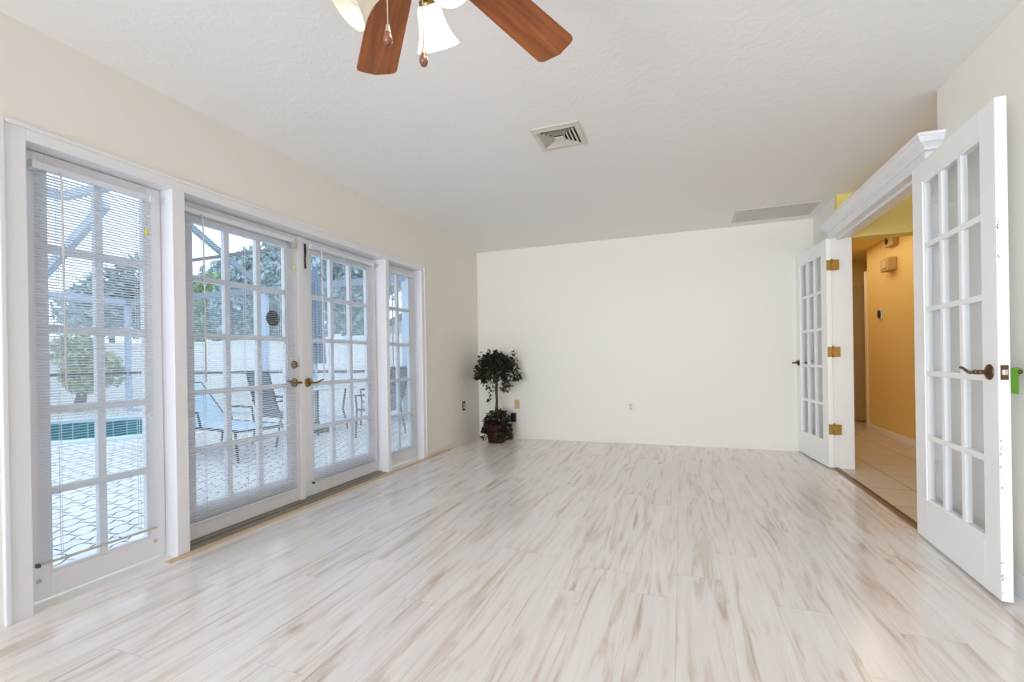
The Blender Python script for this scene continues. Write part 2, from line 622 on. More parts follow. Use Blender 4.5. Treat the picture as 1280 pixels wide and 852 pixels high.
# ------------------------------------------------------------------ room shell
tag(MB().box(0, W, YB, 0, -0.08, 0).build('floor', M['floor']), 'pale whitewashed wood laminate floor of the empty room', 'floor', kind='structure')
tag(MB().box(-0.15, 6.3, YB - 0.15, 0.15, H, H + 0.12).build('ceiling', M['ceiling']), 'white knockdown textured ceiling over the room', 'ceiling', kind='structure')
wl_ = MB()
wl_.box(-0.15, 0, YB, -10.4, 0, H).box(-0.15, 0, -10.4, -7.9, 2.08, H).box(-0.15, 0, -10.4, -7.9, 0, 0.17).box(-0.15, 0, -7.9, -4.55, 0, H).box(-0.15, 0, -4.55, -1.405, HEAD + 0.03, H).box(-0.15, 0, -1.405, 0.0, 0, H).box(-0.15, 0, -4.55, -1.405, -0.08, 0.0)
tag(wl_.build('wall_left', M['cream']), 'cream side wall holding the white glazed doors and sidelights', 'wall', kind='structure')
tag(MB().box(-0.15, W + 0.11, 0, 0.15, -0.08, H).build('wall_back', M['cream']), 'long plain cream end wall behind the potted topiary', 'wall', kind='structure')
wr = MB()
wr.box(W, W + 0.11, -0.70, 0.0, 0, H).box(W, W + 0.11, -5.9, -2.475, 0, H)
tag(wr.build('wall_right', M['cream']), 'cream side wall broken by the wide doorway', 'wall', kind='structure')
tag(MB().box(W, W + 0.11, YB, -5.9, 0, H).build('wall_right_rear', M['taupe']), 'unseen rear wall section, made dark taupe to damp bounced light', 'wall', kind='structure')  # unseen stretch kept dark to damp bounce onto the opposite wall
# rear wall behind the camera, its wide opening added as a daylight source
wb = MB()
wb.box(-0.15, 0.25, YB - 0.15, YB, 0, H).box(3.55, W + 0.11, YB - 0.15, YB, 0, H).box(0.25, 3.55, YB - 0.15, YB, 2.3, H).box(0.25, 3.55, YB - 0.15, YB, -0.08, 0.2)
tag(wb.build('wall_rear', M['cream']), 'cream wall with an added, unseen daylight opening opposite the end wall', 'wall', kind='structure')
fr = MB()
for a, b in ((0.25, 0.31), (1.87, 1.93), (3.49, 3.55)):
    fr.box(a, b, YB - 0.12, YB - 0.04, 0.2, 2.3)
fr.box(0.31, 1.87, YB - 0.12, YB - 0.04, 0.2, 0.26).box(0.31, 1.87, YB - 0.12, YB - 0.04, 2.24, 2.3).box(1.93, 3.49, YB - 0.12, YB - 0.04, 0.2, 0.26).box(1.93, 3.49, YB - 0.12, YB - 0.04, 2.24, 2.3)
tag(fr.build('added_window_3', M['white']), 'white frame of the added, unseen rear window', 'window', kind='structure')

fr = MB()  # added opening behind the camera, made to hold the side light
for a, b in ((-10.4, -10.34), (-9.18, -9.12), (-7.96, -7.9)):
    fr.box(-0.12, -0.05, a, b, 0.17, 2.08)
for a, b in ((-10.34, -9.18), (-9.12, -7.96)):
    fr.box(-0.12, -0.05, a, b, 0.17, 0.23).box(-0.12, -0.05, a, b, 2.02, 2.08)
tag(fr.build('added_window_4', M['white']), 'white frame of an added, unseen window further along the glazed wall', 'window', kind='structure')

# baseboards
def base(mb, x0, x1, y0, y1, h=0.05):
    mb.box(x0, x1, y0, y1, 0, h)
    return mb
tag(base(MB(), 0, 0.012, -1.37, 0, 0.045).build('baseboard_left', M['cream'], bevel=0.004), 'low cream baseboard beside the glazed doors', 'baseboard', kind='structure')
tag(base(MB(), 0.012, W - 0.012, -0.010, 0, 0.045).build('baseboard_back', M['cream'], bevel=0.004), 'low cream baseboard along the end wall', 'baseboard', kind='structure')
tag(base(base(MB(), W - 0.014, W, YB, -2.56, 0.095), W - 0.014, W, -0.66, -0.012, 0.095).build('baseboard_right', M['white'], bevel=0.004), 'white baseboard behind the open french doors', 'baseboard', kind='structure')

# ------------------------------------------------------------------ casing, mullions and thresholds of the glazed wall
tr = MB()
CT = 2.015
CX = 0.016
tr.box(-0.15, CX, S1[0] - 0.084, S1[0], 0, CT)
tr.box(-0.15, CX, S2[1], S2[1] + 0.066, 0, CT)
tr.box(-0.15, CX, S1[1], DD[0], 0, HEAD)
tr.box(-0.15, CX, DD[1], S2[0], 0, HEAD)
tr.box(-0.15, CX, S1[0], S2[1], HEAD, CT)
# back band along the outer edge
tr.box(CX, CX + 0.008, S1[0] - 0.086, S1[0] - 0.068, 0, CT + 0.002)
tr.box(CX, CX + 0.008, S2[1] + 0.05, S2[1] + 0.068, 0, CT + 0.002)
tr.box(CX, CX + 0.008, S1[0] - 0.068, S2[1] + 0.05, CT - 0.016, CT + 0.002)
tag(tr.build('trim_1', M['white'], bevel=0.003), 'white casing and mullions around the glazed doors', 'trim', kind='structure')
tag(MB().box(-0.15, 0.012, DD[0], DD[1], 0, 0.012).box(-0.15, -0.05, DD[0], DD[1], 0.012, 0.020).build('door_threshold', M['sill'], bevel=0.003), 'grey metal threshold under the glazed double doors', 'threshold', kind='structure')
tag(MB().prism([(0.012, 0, 0), (0.048, 0, 0), (0.040, 0, 0.008), (0.020, 0, 0.012), (0.012, 0, 0.010)], (0, 3.1, 0)).build('floor_strip', M['strip_wood']), 'tan wood strip edging the floor at the glazed wall', 'floor strip', kind='structure').location = (0.006, -4.0, 0)


# ------------------------------------------------------------------ glazed leaves
def leaf_mesh(w, h, g0, g1, gz0, gz1, t, s=1):
    """stiles and rails; local x along the leaf, room face at y=0, depth towards y = s*t"""
    mb = MB()
    ya, yb = (0, t) if s > 0 else (-t, 0)
    mb.box(0, g0, ya, yb, 0, h).box(g1, w, ya, yb, 0, h)
    mb.box(g0, g1, ya, yb, 0, gz0).box(g0, g1, ya, yb, gz1, h)
    return mb


def muntins(g0, g1, gz0, gz1, nx, nz, t, s=1, mw=0.024):
    mb = MB()
    c = s * t / 2
    d = t / 2 - 0.006
    bw = 0.012
    xs = [g0 + (g1 - g0) * i / nx for i in range(1, nx)]
    zs = [gz0 + (gz1 - gz0) * i / nz for i in range(1, nz)]
    for x in xs:
        mb.box(x - mw / 2, x + mw / 2, c - d, c + d, gz0 + bw, gz1 - bw)
    xa = [g0] + xs + [g1]
    for z in zs:
        for i in range(nx):
            a = xa[i] + (mw / 2 if i > 0 else bw)
            b = xa[i + 1] - (mw / 2 if i < nx - 1 else bw)
            mb.box(a, b, c - d, c + d, z - mw / 2, z + mw / 2)
    # glazing bead round the opening
    mb.box(g0, g0 + bw, c - d, c + d, gz0, gz1).box(g1 - bw, g1, c - d, c + d, gz0, gz1)
    mb.box(g0 + bw, g1 - bw, c - d, c + d, gz0, gz0 + bw).box(g0 + bw, g1 - bw, c - d, c + d, gz1 - bw, gz1)
    return mb


def lever(parent, x, z, y, out, dirx, mat, name='door_handle'):
    """lever handle on the plane y, standing out towards sign `out`, lever pointing along dirx"""
    mb = MB()
    n = Vector((0, out, 0))
    mb.lathe([(0, 0.014), (0.008, 0.0145), (0.014, 0.012), (0.026, 0.008), (0.032, 0.004), (0.033, 0.0)], (x, y, z), n, 28)
    h = mb.build(name, mat, parent)
    l = MB()
    l.tube([(x, y, z), (x, y + out * 0.05, z)], 0.0095, 12)
    path, rad = [], []
    for i in range(15):
        u = i / 14
        px = x + dirx * (-0.012 + 0.115 * u)
        pz = z + 0.001 + 0.010 * math.sin(u * 2 * PI * 0.95 + PI) * (u ** 1.3) * 1.3 + (0.012 * max(0, u - 0.8) / 0.2)
        path.append((px, y + out * 0.05, pz))
        rad.append(0.0095 - 0.0045 * u)
    l.tube(path, rad, 10)
    l.ball(path[-1], 0.0065)
    l.ball(path[0], 0.0098)
    l.build('lever', mat, h)
    return h


def glazed_leaf(name, loc, rz, w, h, g, gz, nx, nz, t, s, mat, label, cat, mw=0.032):
    root = leaf_mesh(w, h, g[0], g[1], gz[0], gz[1], t, s).build(name, mat, bevel=0.002)
    root.location = loc
    root.rotation_euler = (0, 0, rz)
    tag(root, label, cat, kind='structure')
    muntins(g[0], g[1], gz[0], gz[1], nx, nz, t, s, mw).build('muntin_grid', mat, root)
    gl = MB()
    gl.box(g[0], g[1], s * t / 2 - 0.002, s * t / 2 + 0.002, gz[0], gz[1])
    gl.build('glass_pane', M['glass'], root)
    return root


# local x along +y of the room: rotate by 90 degrees, so local y = -x of the room (outdoors) -> s=+1
XD = -0.095
XS = -0.075
wdw1 = glazed_leaf('window_1', (XS, S1[0] + 0.002, 0.015), PI / 2, S1[1] - S1[0] - 0.004, HEAD - 0.018, (0.094, 0.502), (0.105, 1.885), 2, 5, 0.04, 1, M['white'],
                   'fixed white sidelight with a view of the teal pool', 'window')
door1 = glazed_leaf('door_1', (XD, DD[0] + 0.003, 0.022), PI / 2, 0.8995, HEAD - 0.028, (0.105, 0.785), (0.175, 1.83), 3, 5, 0.042, 1, M['white'],
                    'white glazed door with a deadbolt and a lever, lounger outside', 'door')
door2 = glazed_leaf('door_2', (XD, DD[0] + 0.9055, 0.022), PI / 2, 0.900, HEAD - 0.028, (0.115, 0.790), (0.175, 1.83), 3, 5, 0.042, 1, M['white'],
                    'white glazed door with a lever but no deadbolt', 'door')
wdw2 = glazed_leaf('window_2', (XS, S2[0] + 0.002, 0.015), PI / 2, S2[1] - S2[0] - 0.004, HEAD - 0.018, (0.080, 0.482), (0.125, 1.865), 2, 5, 0.04, 1, M['white'],
                   'fixed white sidelight between the double doors and the plant corner', 'window')
# astragal on door 2 and hardware
MB().box(-0.022, 0.026, -0.012, 0, -0.004, HEAD - 0.03).build('astragal', M['white'], door2, bevel=0.003)
lever(door1, 0.842, 0.855, 0, -1, -1, M['brass'])
lever(door2, 0.068, 0.850, 0, -1, 1, M['brass'])
db = MB().lathe([(0, 0.022), (0.012, 0.022), (0.016, 0.016), (0.026, 0.010), (0.029, 0.0)], (0.842, 0, 0.985), (0, -1, 0), 24).build('deadbolt', M['brass'], door1)
MB().box(0.838, 0.846, -0.034, -0.02, 0.972, 0.998).build('thumb_turn', M['brass'], db, bevel=0.002)
MB().box(0.05, 0.062, -0.006, 0, 1.70, 1.885).tube([(0.056, -0.008, 1.88), (0.060, -0.010, 1.82), (0.053, -0.010, 1.77), (0.058, -0.009, 1.70)], 0.004, 6).build('flush_bolt', M['dark_metal'], door2)
MB().lathe([(0, 0.006), (0.055, 0.006), (0.055, 0)], (0.69, 0.026, 1.31), (0, 1, 0), 32).build('round_sticker', M['decal'], door1)


# ------------------------------------------------------------------ mini blinds
def blind(loc, w, ztop, zbot, tilt, label, nstack, wand_x, slat_to=None, bracket_right=True, cleat=None):
    """hangs in front of a leaf; local x along the wall, +y out of doors, z measured from the floor"""
    root = empty('window_blind', loc, PI / 2, label, 'blind')
    hr = MB()
    hr.box(0, w, -0.014, 0.014, ztop - 0.026, ztop)
    hr.box(0, w, -0.014, -0.011, ztop, ztop + 0.003).box(0, w, 0.011, 0.014, ztop, ztop + 0.003)
    h = hr.build('headrail', M['blind'], root, bevel=0.003)
    bk = MB()
    bk.box(-0.006, 0.020, -0.018, 0.018, ztop - 0.030, ztop + 0.006)
    bk.build('bracket', M['blind'], h)
    bk = MB()
    bk.box(w - 0.020, w + 0.006, -0.018, 0.018, ztop - (0.062 if bracket_right else 0.030), ztop + 0.006)
    bk.build('bracket', M['bracket'] if bracket_right else M['blind'], h, bevel=0.004)
    sl = MB()
    pitch = 0.0125
    z = ztop - 0.042
    zs = []
    stack_top = zbot + 0.014 + nstack * 0.005
    while z > stack_top:
        zs.append((z, tilt))
        z -= pitch
    for k in range(nstack):
        zs.append((stack_top - k * 0.005, R(2)))
    sw = 0.0074
    for z, tl in zs:
        # slightly crowned cross-section, four strips
        pts = []
        for q in (-1, -0.5, 0, 0.5, 1):
            yy = q * sw
            zz = 0.0009 * (1 - q * q)
            pts.append((yy * math.cos(tl) + zz * math.sin(tl), -yy * math.sin(tl) + zz * math.cos(tl)))
        va = [sl.bm.verts.new((0.006, a, z + b)) for a, b in pts]
        vb = [sl.bm.verts.new((w - 0.006, a, z + b)) for a, b in pts]
        for i in range(4):
            f = sl.bm.faces.new((va[i], vb[i], vb[i + 1], va[i + 1]))
            f.smooth = True
    sl.build('slats', M['blind'], root, recalc=False)
    br = MB()
    br.box(0.002, w - 0.002, -0.008, 0.008, zbot, zbot + 0.009)
    b = br.build('bottom_rail', M['bracket'] if nstack == 0 else M['blind'], root, bevel=0.003)
    MB().box(-0.007, 0.004, -0.010, 0.010, zbot - 0.003, zbot + 0.012).build('end_cap', M['dark_metal'], b)
    nl = 2 if w < 0.7 else 3
    for i in range(nl):
        x = w * (0.17 + 0.66 * i / (nl - 1))
        MB().tube([(x, -0.0082, ztop - 0.02), (x, -0.0082, zbot + 0.005)], 0.0011, 5).tube([(x, 0.0082, ztop - 0.02), (x, 0.0082, zbot + 0.005)], 0.0011, 5).build('ladder_cord', M['cord'], root)
    MB().tube([(wand_x, -0.020, ztop - 0.02), (wand_x + 0.004, -0.024, ztop - 0.06), (wand_x + 0.008, -0.024, 0.92)], 0.0042, 6).build('tilt_wand', M['cord'], root)
    if cleat:
        cl = MB()
        cl.lathe([(0.004, 0.02), (0.008, 0.006), (0.010, -0.012), (0, -0.016)], (cleat[0], -0.018, cleat[1]), (0, 0, 1), 10)
        cl.tube([(cleat[0], -0.016, cleat[1] + 0.018), (cleat[0] - 0.01, -0.016, ztop - 0.02)], 0.001, 5)
        cl.build('cord_tassel', M['yellow_bit'], root)
    return root


XB = -0.052
b1 = blind((XS + 0.026, S1[0] + 0.045, 0), 0.475, 1.895, 0.172, R(14), 'white mini blind over the sidelight showing the teal pool', 0, 0.085, bracket_right=False, cleat=(0.435, 1.70))
b2 = blind((XD + 0.024, DD[0] + 0.018, 0), 0.82, 1.905, 0.115, R(-11), 'white mini blind on the glazed door with the deadbolt', 2, 0.125, cleat=(0.80, 1.70))
b3 = blind((XD + 0.024, DD[0] + 0.9055 + 0.085, 0), 0.755, 1.905, 0.115, R(-12), 'white mini blind on the glazed door without a deadbolt', 2, 0.09, bracket_right=False)
b4 = blind((XS + 0.024, S2[0] + 0.045, 0), 0.475, 1.895, 0.125, R(-10), 'white mini blind over the sidelight by the plant corner', 2, 0.06, bracket_right=False)
# screws of the sidelight's hold-down brackets
for x in (0.055, 0.525):
    MB().lathe([(0, 0.008), (0.006, 0.008), (0.009, 0.003), (0.010, 0)], (x, 0, 0.085), (0, -1, 0), 12).build('hold_down_screw', M['bracket'], wdw1)


# ------------------------------------------------------------------ doorway to the hall
tr = MB()
JX0, JX1 = DW - 0.016, DW + 0.150
tr.box(JX0, JX1, -0.76, -0.695, 0, 2.055)
tr.box(JX0, JX1, -2.475, -2.410, 0, 2.055)
tr.box(JX0, JX1, -2.475, -0.695, 2.055, 2.175)
tr.box(JX0 + 0.05, JX0 + 0.075, -2.410, -0.76, 2.035, 2.055)   # stop
tag(tr.build('trim_2', M['white'], bevel=0.003), 'white jambs and header board of the wide doorway', 'trim', kind='structure')
# moulded crown on the header, returned at both ends
prof = [(0.0, 2.115), (0.012, 2.115), (0.016, 2.128), (0.030, 2.140), (0.046, 2.150), (0.056, 2.165), (0.056, 2.172), (0.064, 2.176), (0.064, 2.192), (0.0, 2.192)]
cb = MB()
ya, yb = -2.555, -0.665
n = len(prof)
A = [cb.bm.verts.new((JX0 - d, ya + 0.06 - d, z)) for d, z in prof]
B = [cb.bm.verts.new((JX0 - d, yb - 0.06 + d, z)) for d, z in prof]
A2 = [cb.bm.verts.new((W + 0.10, ya + 0.06 - d, z)) for d, z in prof]
B2 = [cb.bm.verts.new((W + 0.10, yb - 0.06 + d, z)) for d, z in prof]
for P, Q in ((A, B), (A2, A), (B, B2)):
    for i in range(n - 1):
        cb.bm.faces.new((P[i], P[i + 1], Q[i + 1], Q[i]))
cb.bm.faces.new([A[-1], B[-1], B2[-1], A2[-1]])
cb.bm.faces.new([A[0], A2[0], B2[0], B[0]])
cb.bm.faces.new(A2)
cb.bm.faces.new(B2[::-1])
bmesh.ops.remove_doubles(cb.bm, verts=cb.bm.verts, dist=1e-5)
tag(cb.build('trim_3', M['white']), 'white crown moulding capping the wide doorway', 'trim', kind='structure')
tag(MB().prism([(DW - 0.012, 0, 0), (DW + 0.030, 0, 0), (DW + 0.030, 0, 0.009), (DW + 0.004, 0, 0.012)], (0, 1.65, 0)).build('hall_threshold', M['bronze']), 'narrow brown metal strip between laminate and hall tile', 'threshold', kind='structure').location = (0, -2.41, 0)
MBs = MB().box(DW - 0.018, DW - 0.012, -2.41, -0.76, 0, 0.006).build('floor_strip', M['gold'])
tag(MBs, 'thin gold edge of the strip at the wide doorway', 'floor strip', kind='structure')


def french_leaf(name, loc, rz, s, label):
    w, h, t = 0.795, 2.036, 0.038
    r = glazed_leaf(name, loc, rz, w, h, (0.125, 0.682), (0.215, 1.925), 3, 5, t, s, M['door_white'], label, 'door', 0.026)
    zl = 0.925
    lever(r, 0.735, zl, 0, -s, -1, M['bronze'])
    lever(r, 0.735, zl, s * t, s, -1, M['bronze'])
    lp = MB().box(w - 0.0005, w + 0.0025, s * t / 2 - 0.012, s * t / 2 + 0.012, zl - 0.030, zl + 0.030).build('latch_plate', M['bronze'], r)
    MB().box(w, w + 0.011, s * t / 2 - 0.009, s * t / 2 + 0.008, zl - 0.010, zl + 0.012).build('latch_bolt', M['steel'], lp, bevel=0.003)
    for z in (0.34, 1.03, 1.80):
        hb = MB()
        # plate on the leaf's edge and the barrel
        hb.box(-0.003, 0.0005, s * 0.001, s * 0.036, z - 0.045, z + 0.045)
        hb.tube([(-0.005, s * t + s * 0.004, z - 0.047), (-0.005, s * t + s * 0.004, z + 0.047)], 0.0075, 10)
        hb.ball((-0.005, s * t + s * 0.004, z + 0.05), 0.007)
        hb.build('hinge', M['gold'], r)
        MB().box(-0.012, -0.008, s * (t + 0.008), s * (t + 0.058), z - 0.045, z + 0.045).build('hinge', M['gold'], r)
    return r


far = french_leaf('door_3', (3.757, -0.790, 0.012), R(95.6), -1, 'white french door folded back beside the end wall')
near = french_leaf('door_4', (3.765, -2.397, 0.012), R(-92.4), 1, 'tall white french door with dark lever and green tag behind it')

cm = MB()
rg = random.Random(3)
for z0, n in ((1.50, 9), (1.42, 5), (0.62, 6), (0.50, 3), (0.12, 5), (0.05, 3)):
    for _ in range(n):
        y, z, r = rg.choice((0.003, 0.005, 0.007)), z0 + rg.uniform(-0.05, 0.05), rg.uniform(0.0015, 0.004)
        cm.poly([(0.7954, y + r * rg.uniform(0.5, 1) * math.cos(k * PI / 3), z + 1.8 * r * rg.uniform(0.5, 1) * math.sin(k * PI / 3)) for k in range(6)])
cm.build('paint_chips', M['sill'], near, recalc=False)

# green tag hung on the lever behind the open door
gt = empty('hanging_tag', (3.805, -3.134, 0.937), R(-92.4), 'lime green tag hanging from the dark lever behind the open door', 'tag')
g = MB()
g.prism([(0.012, -0.012, 0.016), (0.012, 0.010, 0.020), (0.012, 0.024, 0.012), (0.012, 0.012, -0.02), (0.012, 0.012, -0.092), (0.012, -0.016, -0.085), (0.012, -0.014, -0.01)], (0.004, 0, 0))
g.build('tag_strap', M['green_tag'], gt, bevel=0.001)
MB().tube([(0.014, 0.008, -0.088), (0.016, 0.018, -0.098), (0.018, 0.028, -0.088), (0.020, 0.036, -0.080)], 0.0013, 6).build('tag_string', M['cord'], gt)

# ------------------------------------------------------------------ hall beyond
tag(MB().box(W, 6.3, -4.6, 3.1, -0.08, 0).build('floor_hall', M['hall_tile']), 'beige square floor tiles of the hall', 'floor', kind='structure')
hw = MB()
HX0 = W + 0.11
hw.box(HX0, 6.15, -0.76, -0.60, 2.05, H).box(W + 0.002, HX0, -0.76, -0.702, 2.194, H)           # dropped beam
tag(hw.build('beam_hall', M['yellow']), 'yellow dropped beam over the entrance of the corridor', 'beam', kind='structure')
hw = MB()
hw.box(3.88, 3.955, 0.15, 2.75, 0, 2.40).box(4.88, 5.0, -0.60, 1.80, 0, 2.40).box(4.88, 6.15, -0.76, -0.60, 0, 2.05)
hw.box(4.0, 6.3, 2.75, 2.9, 0, 2.40)
tag(hw.build('wall_corridor', M['orange']), 'ochre painted walls of the corridor', 'wall', kind='structure')
tag(MB().box(HX0, 6.3, -0.60, 2.9, 2.40, 2.44).build('ceiling_corridor', M['orange']), 'low ceiling of the corridor', 'ceiling', kind='structure')
hw = MB()
hw.box(6.15, 6.3, -4.6, 2.9, 0, H).box(HX0, 6.3, -4.75, -4.6, 0, H)
tag(hw.build('wall_foyer', M['yellow']), 'yellow walls of the foyer beyond the doorway', 'wall', kind='structure')
tag(MB().box(4.865, 4.88, -0.60, 1.80, 0, 0.085).build('baseboard_corridor', M['white'], bevel=0.004), 'white baseboard of the ochre corridor', 'baseboard', kind='structure')
cs = MB()
cs.box(4.865, 5.01, 1.80, 1.87, 0, 2.12)
tag(cs.build('trim_4', M['ivory'], bevel=0.003), 'cream door casing at the end of the corridor wall', 'trim', kind='structure')
hd = tag(MB((4.62, 2.70, 0)).box(4.62, 5.42, 2.70, 2.74, 0.015, 2.05).box(4.74, 5.30, 2.693, 2.70, 0.25, 0.95).box(4.74, 5.30, 2.693, 2.70, 1.15, 1.90).build('door_5', M['tan'], bevel=0.004), 'tan door at the end of the corridor', 'door', kind='structure')
MB().lathe([(0, 0.05), (0.022, 0.045), (0.026, 0.03), (0.012, 0.015), (0.025, 0.0)], (0.08, 0.0, 0.95), (0, -1, 0), 16).build('door_knob', M['brass'], hd)
# things on the corridor wall
th = empty('thermostat', (4.88, 1.372, 1.455), 0, 'small dark oval thermostat on a pale backplate on the ochre wall', 'thermostat')
MB().box(-0.012, 0, -0.045, 0.045, -0.005, 0.115).build('backplate', M['coping'], th, bevel=0.006)
tb = MB()
tb.prism([(-0.03, 0.030 * math.cos(a), 0.055 + 0.050 * math.sin(a)) for a in [2 * PI * k / 24 for k in range(24)]], (0.019, 0, 0)).build('dial', M['black'], th)
ch = empty('door_chime', (4.88, 1.0, 1.986), 0, 'boxy ochre door chime protruding below the upper wall box', 'door chime')
MB().box(-0.09, 0, -0.11, 0.11, 0, 0.15).build('cover', M['ochre_box'], ch, bevel=0.01)
MB().box(-0.096, -0.09, -0.07, 0.07, 0.03, 0.12).build('grille', M['tan'], ch)
ub = empty('alarm_box', (4.88, 0.945, 2.268), 0, 'square wall box high up under the corridor ceiling', 'alarm box')
MB().box(-0.06, 0, -0.10, 0.11, 0, 0.125).build('housing', M['ochre_box'], ub, bevel=0.006)
MB().lathe([(0, 0.012), (0.03, 0.010), (0.034, 0)], (-0.06, 0.05, 0.062), (-1, 0, 0), 18).build('siren', M['brown_plate'], ub)
area_light('corridor_fill', (4.40, 1.1, 2.39), (0, 0, -1), 0.5, 2.4, 10, (1.0, 0.82, 0.58))  # added panel without a fixture, widened to light the corridor evenly

# ------------------------------------------------------------------ wall plates
def outlet(loc, rz, plate, recept, label):
    r = empty('power_outlet', loc, rz, label, 'outlet')
    MB().box(-0.035, 0.035, -0.006, 0, -0.057, 0.057).build('cover_plate', plate, r, bevel=0.003)
    for k in (-1, 1):
        f = MB()
        f.lathe([(0, 0.0095), (0.015, 0.0095), (0.0165, 0.006), (0.0165, 0)], (0, -0.0, k * 0.0195), (0, -1, 0), 20)
        rc = f.build('receptacle', recept, r)
        MB().box(-0.008, -0.005, -0.0105, -0.009, k * 0.0195 - 0.002, k * 0.0195 + 0.008).box(0.005, 0.008, -0.0105, -0.009, k * 0.0195 - 0.002, k * 0.0195 + 0.008).build('slots', M['black'], rc)
    MB().lathe([(0, 0.008), (0.003, 0.0075), (0.0035, 0.006)], (0, 0, 0), (0, -1, 0), 10).build('screw', M['steel'], r)
    return r


outlet((1.96, 0, 0.438), 0, M['ivory'], M['ivory'], 'ivory power outlet alone low on the bare end wall')
outlet((0, -0.467, 0.456), PI / 2, M['brown_plate'], M['ivory'], 'dark brown power outlet with ivory receptacles beside the glazed wall')
tp = empty('cable_plate', (0.537, 0, 0.44), 0, 'tan cable wall plate above the black adapter by the topiary', 'wall plate')
MB().box(-0.036, 0.036, -0.006, 0, -0.058, 0.058).build('cover_plate', M['tan'], tp, bevel=0.003)
MB().lathe([(0, 0.016), (0.004, 0.016), (0.0045, 0.006), (0.008, 0.006), (0.008, 0)], (-0.005, 0, 0.022), (0, -1, 0), 12).build('coax_connector', M['brass'], tp)
ad = empty('power_adapter', (0.496, 0, 0.217), 0, 'black plug-in power adapter low on the wall beside the topiary', 'adapter')
MB().box(-0.031, 0.031, -0.055, -0.006, 0.0, 0.115).build('adapter_body', M['black'], ad, bevel=0.006)
MB().box(-0.035, 0.035, -0.006, 0, -0.005, 0.11).build('wall_plate', M['ivory'], ad, bevel=0.002)

# ------------------------------------------------------------------ ceiling vents
v = empty('ceiling_vent', (1.823, -2.737, H), 0, 'square ivory louvered ceiling diffuser in the middle of the ceiling', 'vent')
S = 0.150
fm = MB()
def sqring(mb, a, b, z0, z1):
    """square ring between half-widths a (outer, at z0) and b (inner, at z1), with thickness"""
    def ring(h, z):
        return [mb.bm.verts.new((sx * h, sy * h, z)) for sx, sy in ((-1, -1), (1, -1), (1, 1), (-1, 1))]
    o0, i0 = ring(a, z0), ring(b, z1)
    o1, i1 = ring(a, z0 + 0.0025), ring(b, z1 + 0.0025)
    for k in range(4):
        k2 = (k + 1) % 4
        mb.bm.faces.new((o0[k], o0[k2], i0[k2], i0[k]))
        mb.bm.faces.new((o1[k2], o1[k], i1[k], i1[k2]))
        mb.bm.faces.new((o0[k2], o0[k], o1[k], o1[k2]))
        mb.bm.faces.new((i0[k], i0[k2], i1[k2], i1[k]))
sqring(fm, S, S - 0.030, -0.012, -0.016)
sqring(fm, S, S - 0.006, -0.012, -0.001)
fm.build('frame', M['vent'], v)
for a, b in ((0.118, 0.098), (0.093, 0.075), (0.070, 0.053), (0.048, 0.034)):
    q = MB()
    for k in range(4):
        # blades on two sides stand open, the others closed
        c, sn = round(math.cos(k * PI / 2)), round(math.sin(k * PI / 2))
        if k == 3:
            pts = [(-a, a - 0.009, -0.018), (a, a - 0.009, -0.018), (b, b - 0.001, -0.016), (-b, b - 0.001, -0.016)]
        elif k == 0:
            pts = [(-a, a - 0.008, -0.018), (a, a - 0.008, -0.018), (b, b - 0.004, -0.006), (-b, b - 0.004, -0.006)]
        else:
            pts = [(-a, a, -0.018), (a, a, -0.018), (b, b, 0.004), (-b, b, 0.004)]
        pts = [(x * c - y * sn, x * sn + y * c, z) for x, y, z in pts]
        q.prism(pts, (0, 0, 0.0012))
    q.build('louver', M['vent'], v)
q = MB()
q.box(-0.030, 0.030, -0.030, 0.030, -0.020, -0.016)
q.build('centre_plate', M['vent'], v)
q = MB()
q.box(-0.125, 0.125, -0.125, 0.125, -0.0012, -0.0004)
q.build('duct_dark_sheet', M['duct'], v)  # flat sheet under the solid ceiling, coloured as a shaded hollow

v = empty('return_grille', (3.41, -0.425, H), 0, 'long white return air grille on the ceiling near the doorway', 'vent')
a, b = 0.355, 0.215
q = MB()
q.box(-a, a, -b, -b + 0.03, -0.012, 0).box(-a, a, b - 0.03, b, -0.012, 0).box(-a, -a + 0.03, -b + 0.03, b - 0.03, -0.012, 0).box(a - 0.03, a, -b + 0.03, b - 0.03, -0.012, 0)
q.box(-0.008, 0.008, -b + 0.03, b - 0.03, -0.010, -0.002)
q.build('frame', M['vent_white'], v, bevel=0.003)
q = MB()
for i in range(17):
    y = -b + 0.04 + i * (2 * b - 0.08) / 16
    q.prism([(-a + 0.03, y - 0.010, -0.002), (-a + 0.03, y - 0.0085, -0.002), (-a + 0.03, y + 0.009, -0.010), (-a + 0.03, y + 0.0075, -0.0105)], (2 * a - 0.06, 0, 0))
q.build('louver_slats', M['vent_white'], v)
MB().box(-a + 0.03, a - 0.03, -b + 0.03, b - 0.03, -0.0012, -0.0004).build('duct_dark_sheet', M['duct'], v)  # dark sheet painting the shade behind the slats

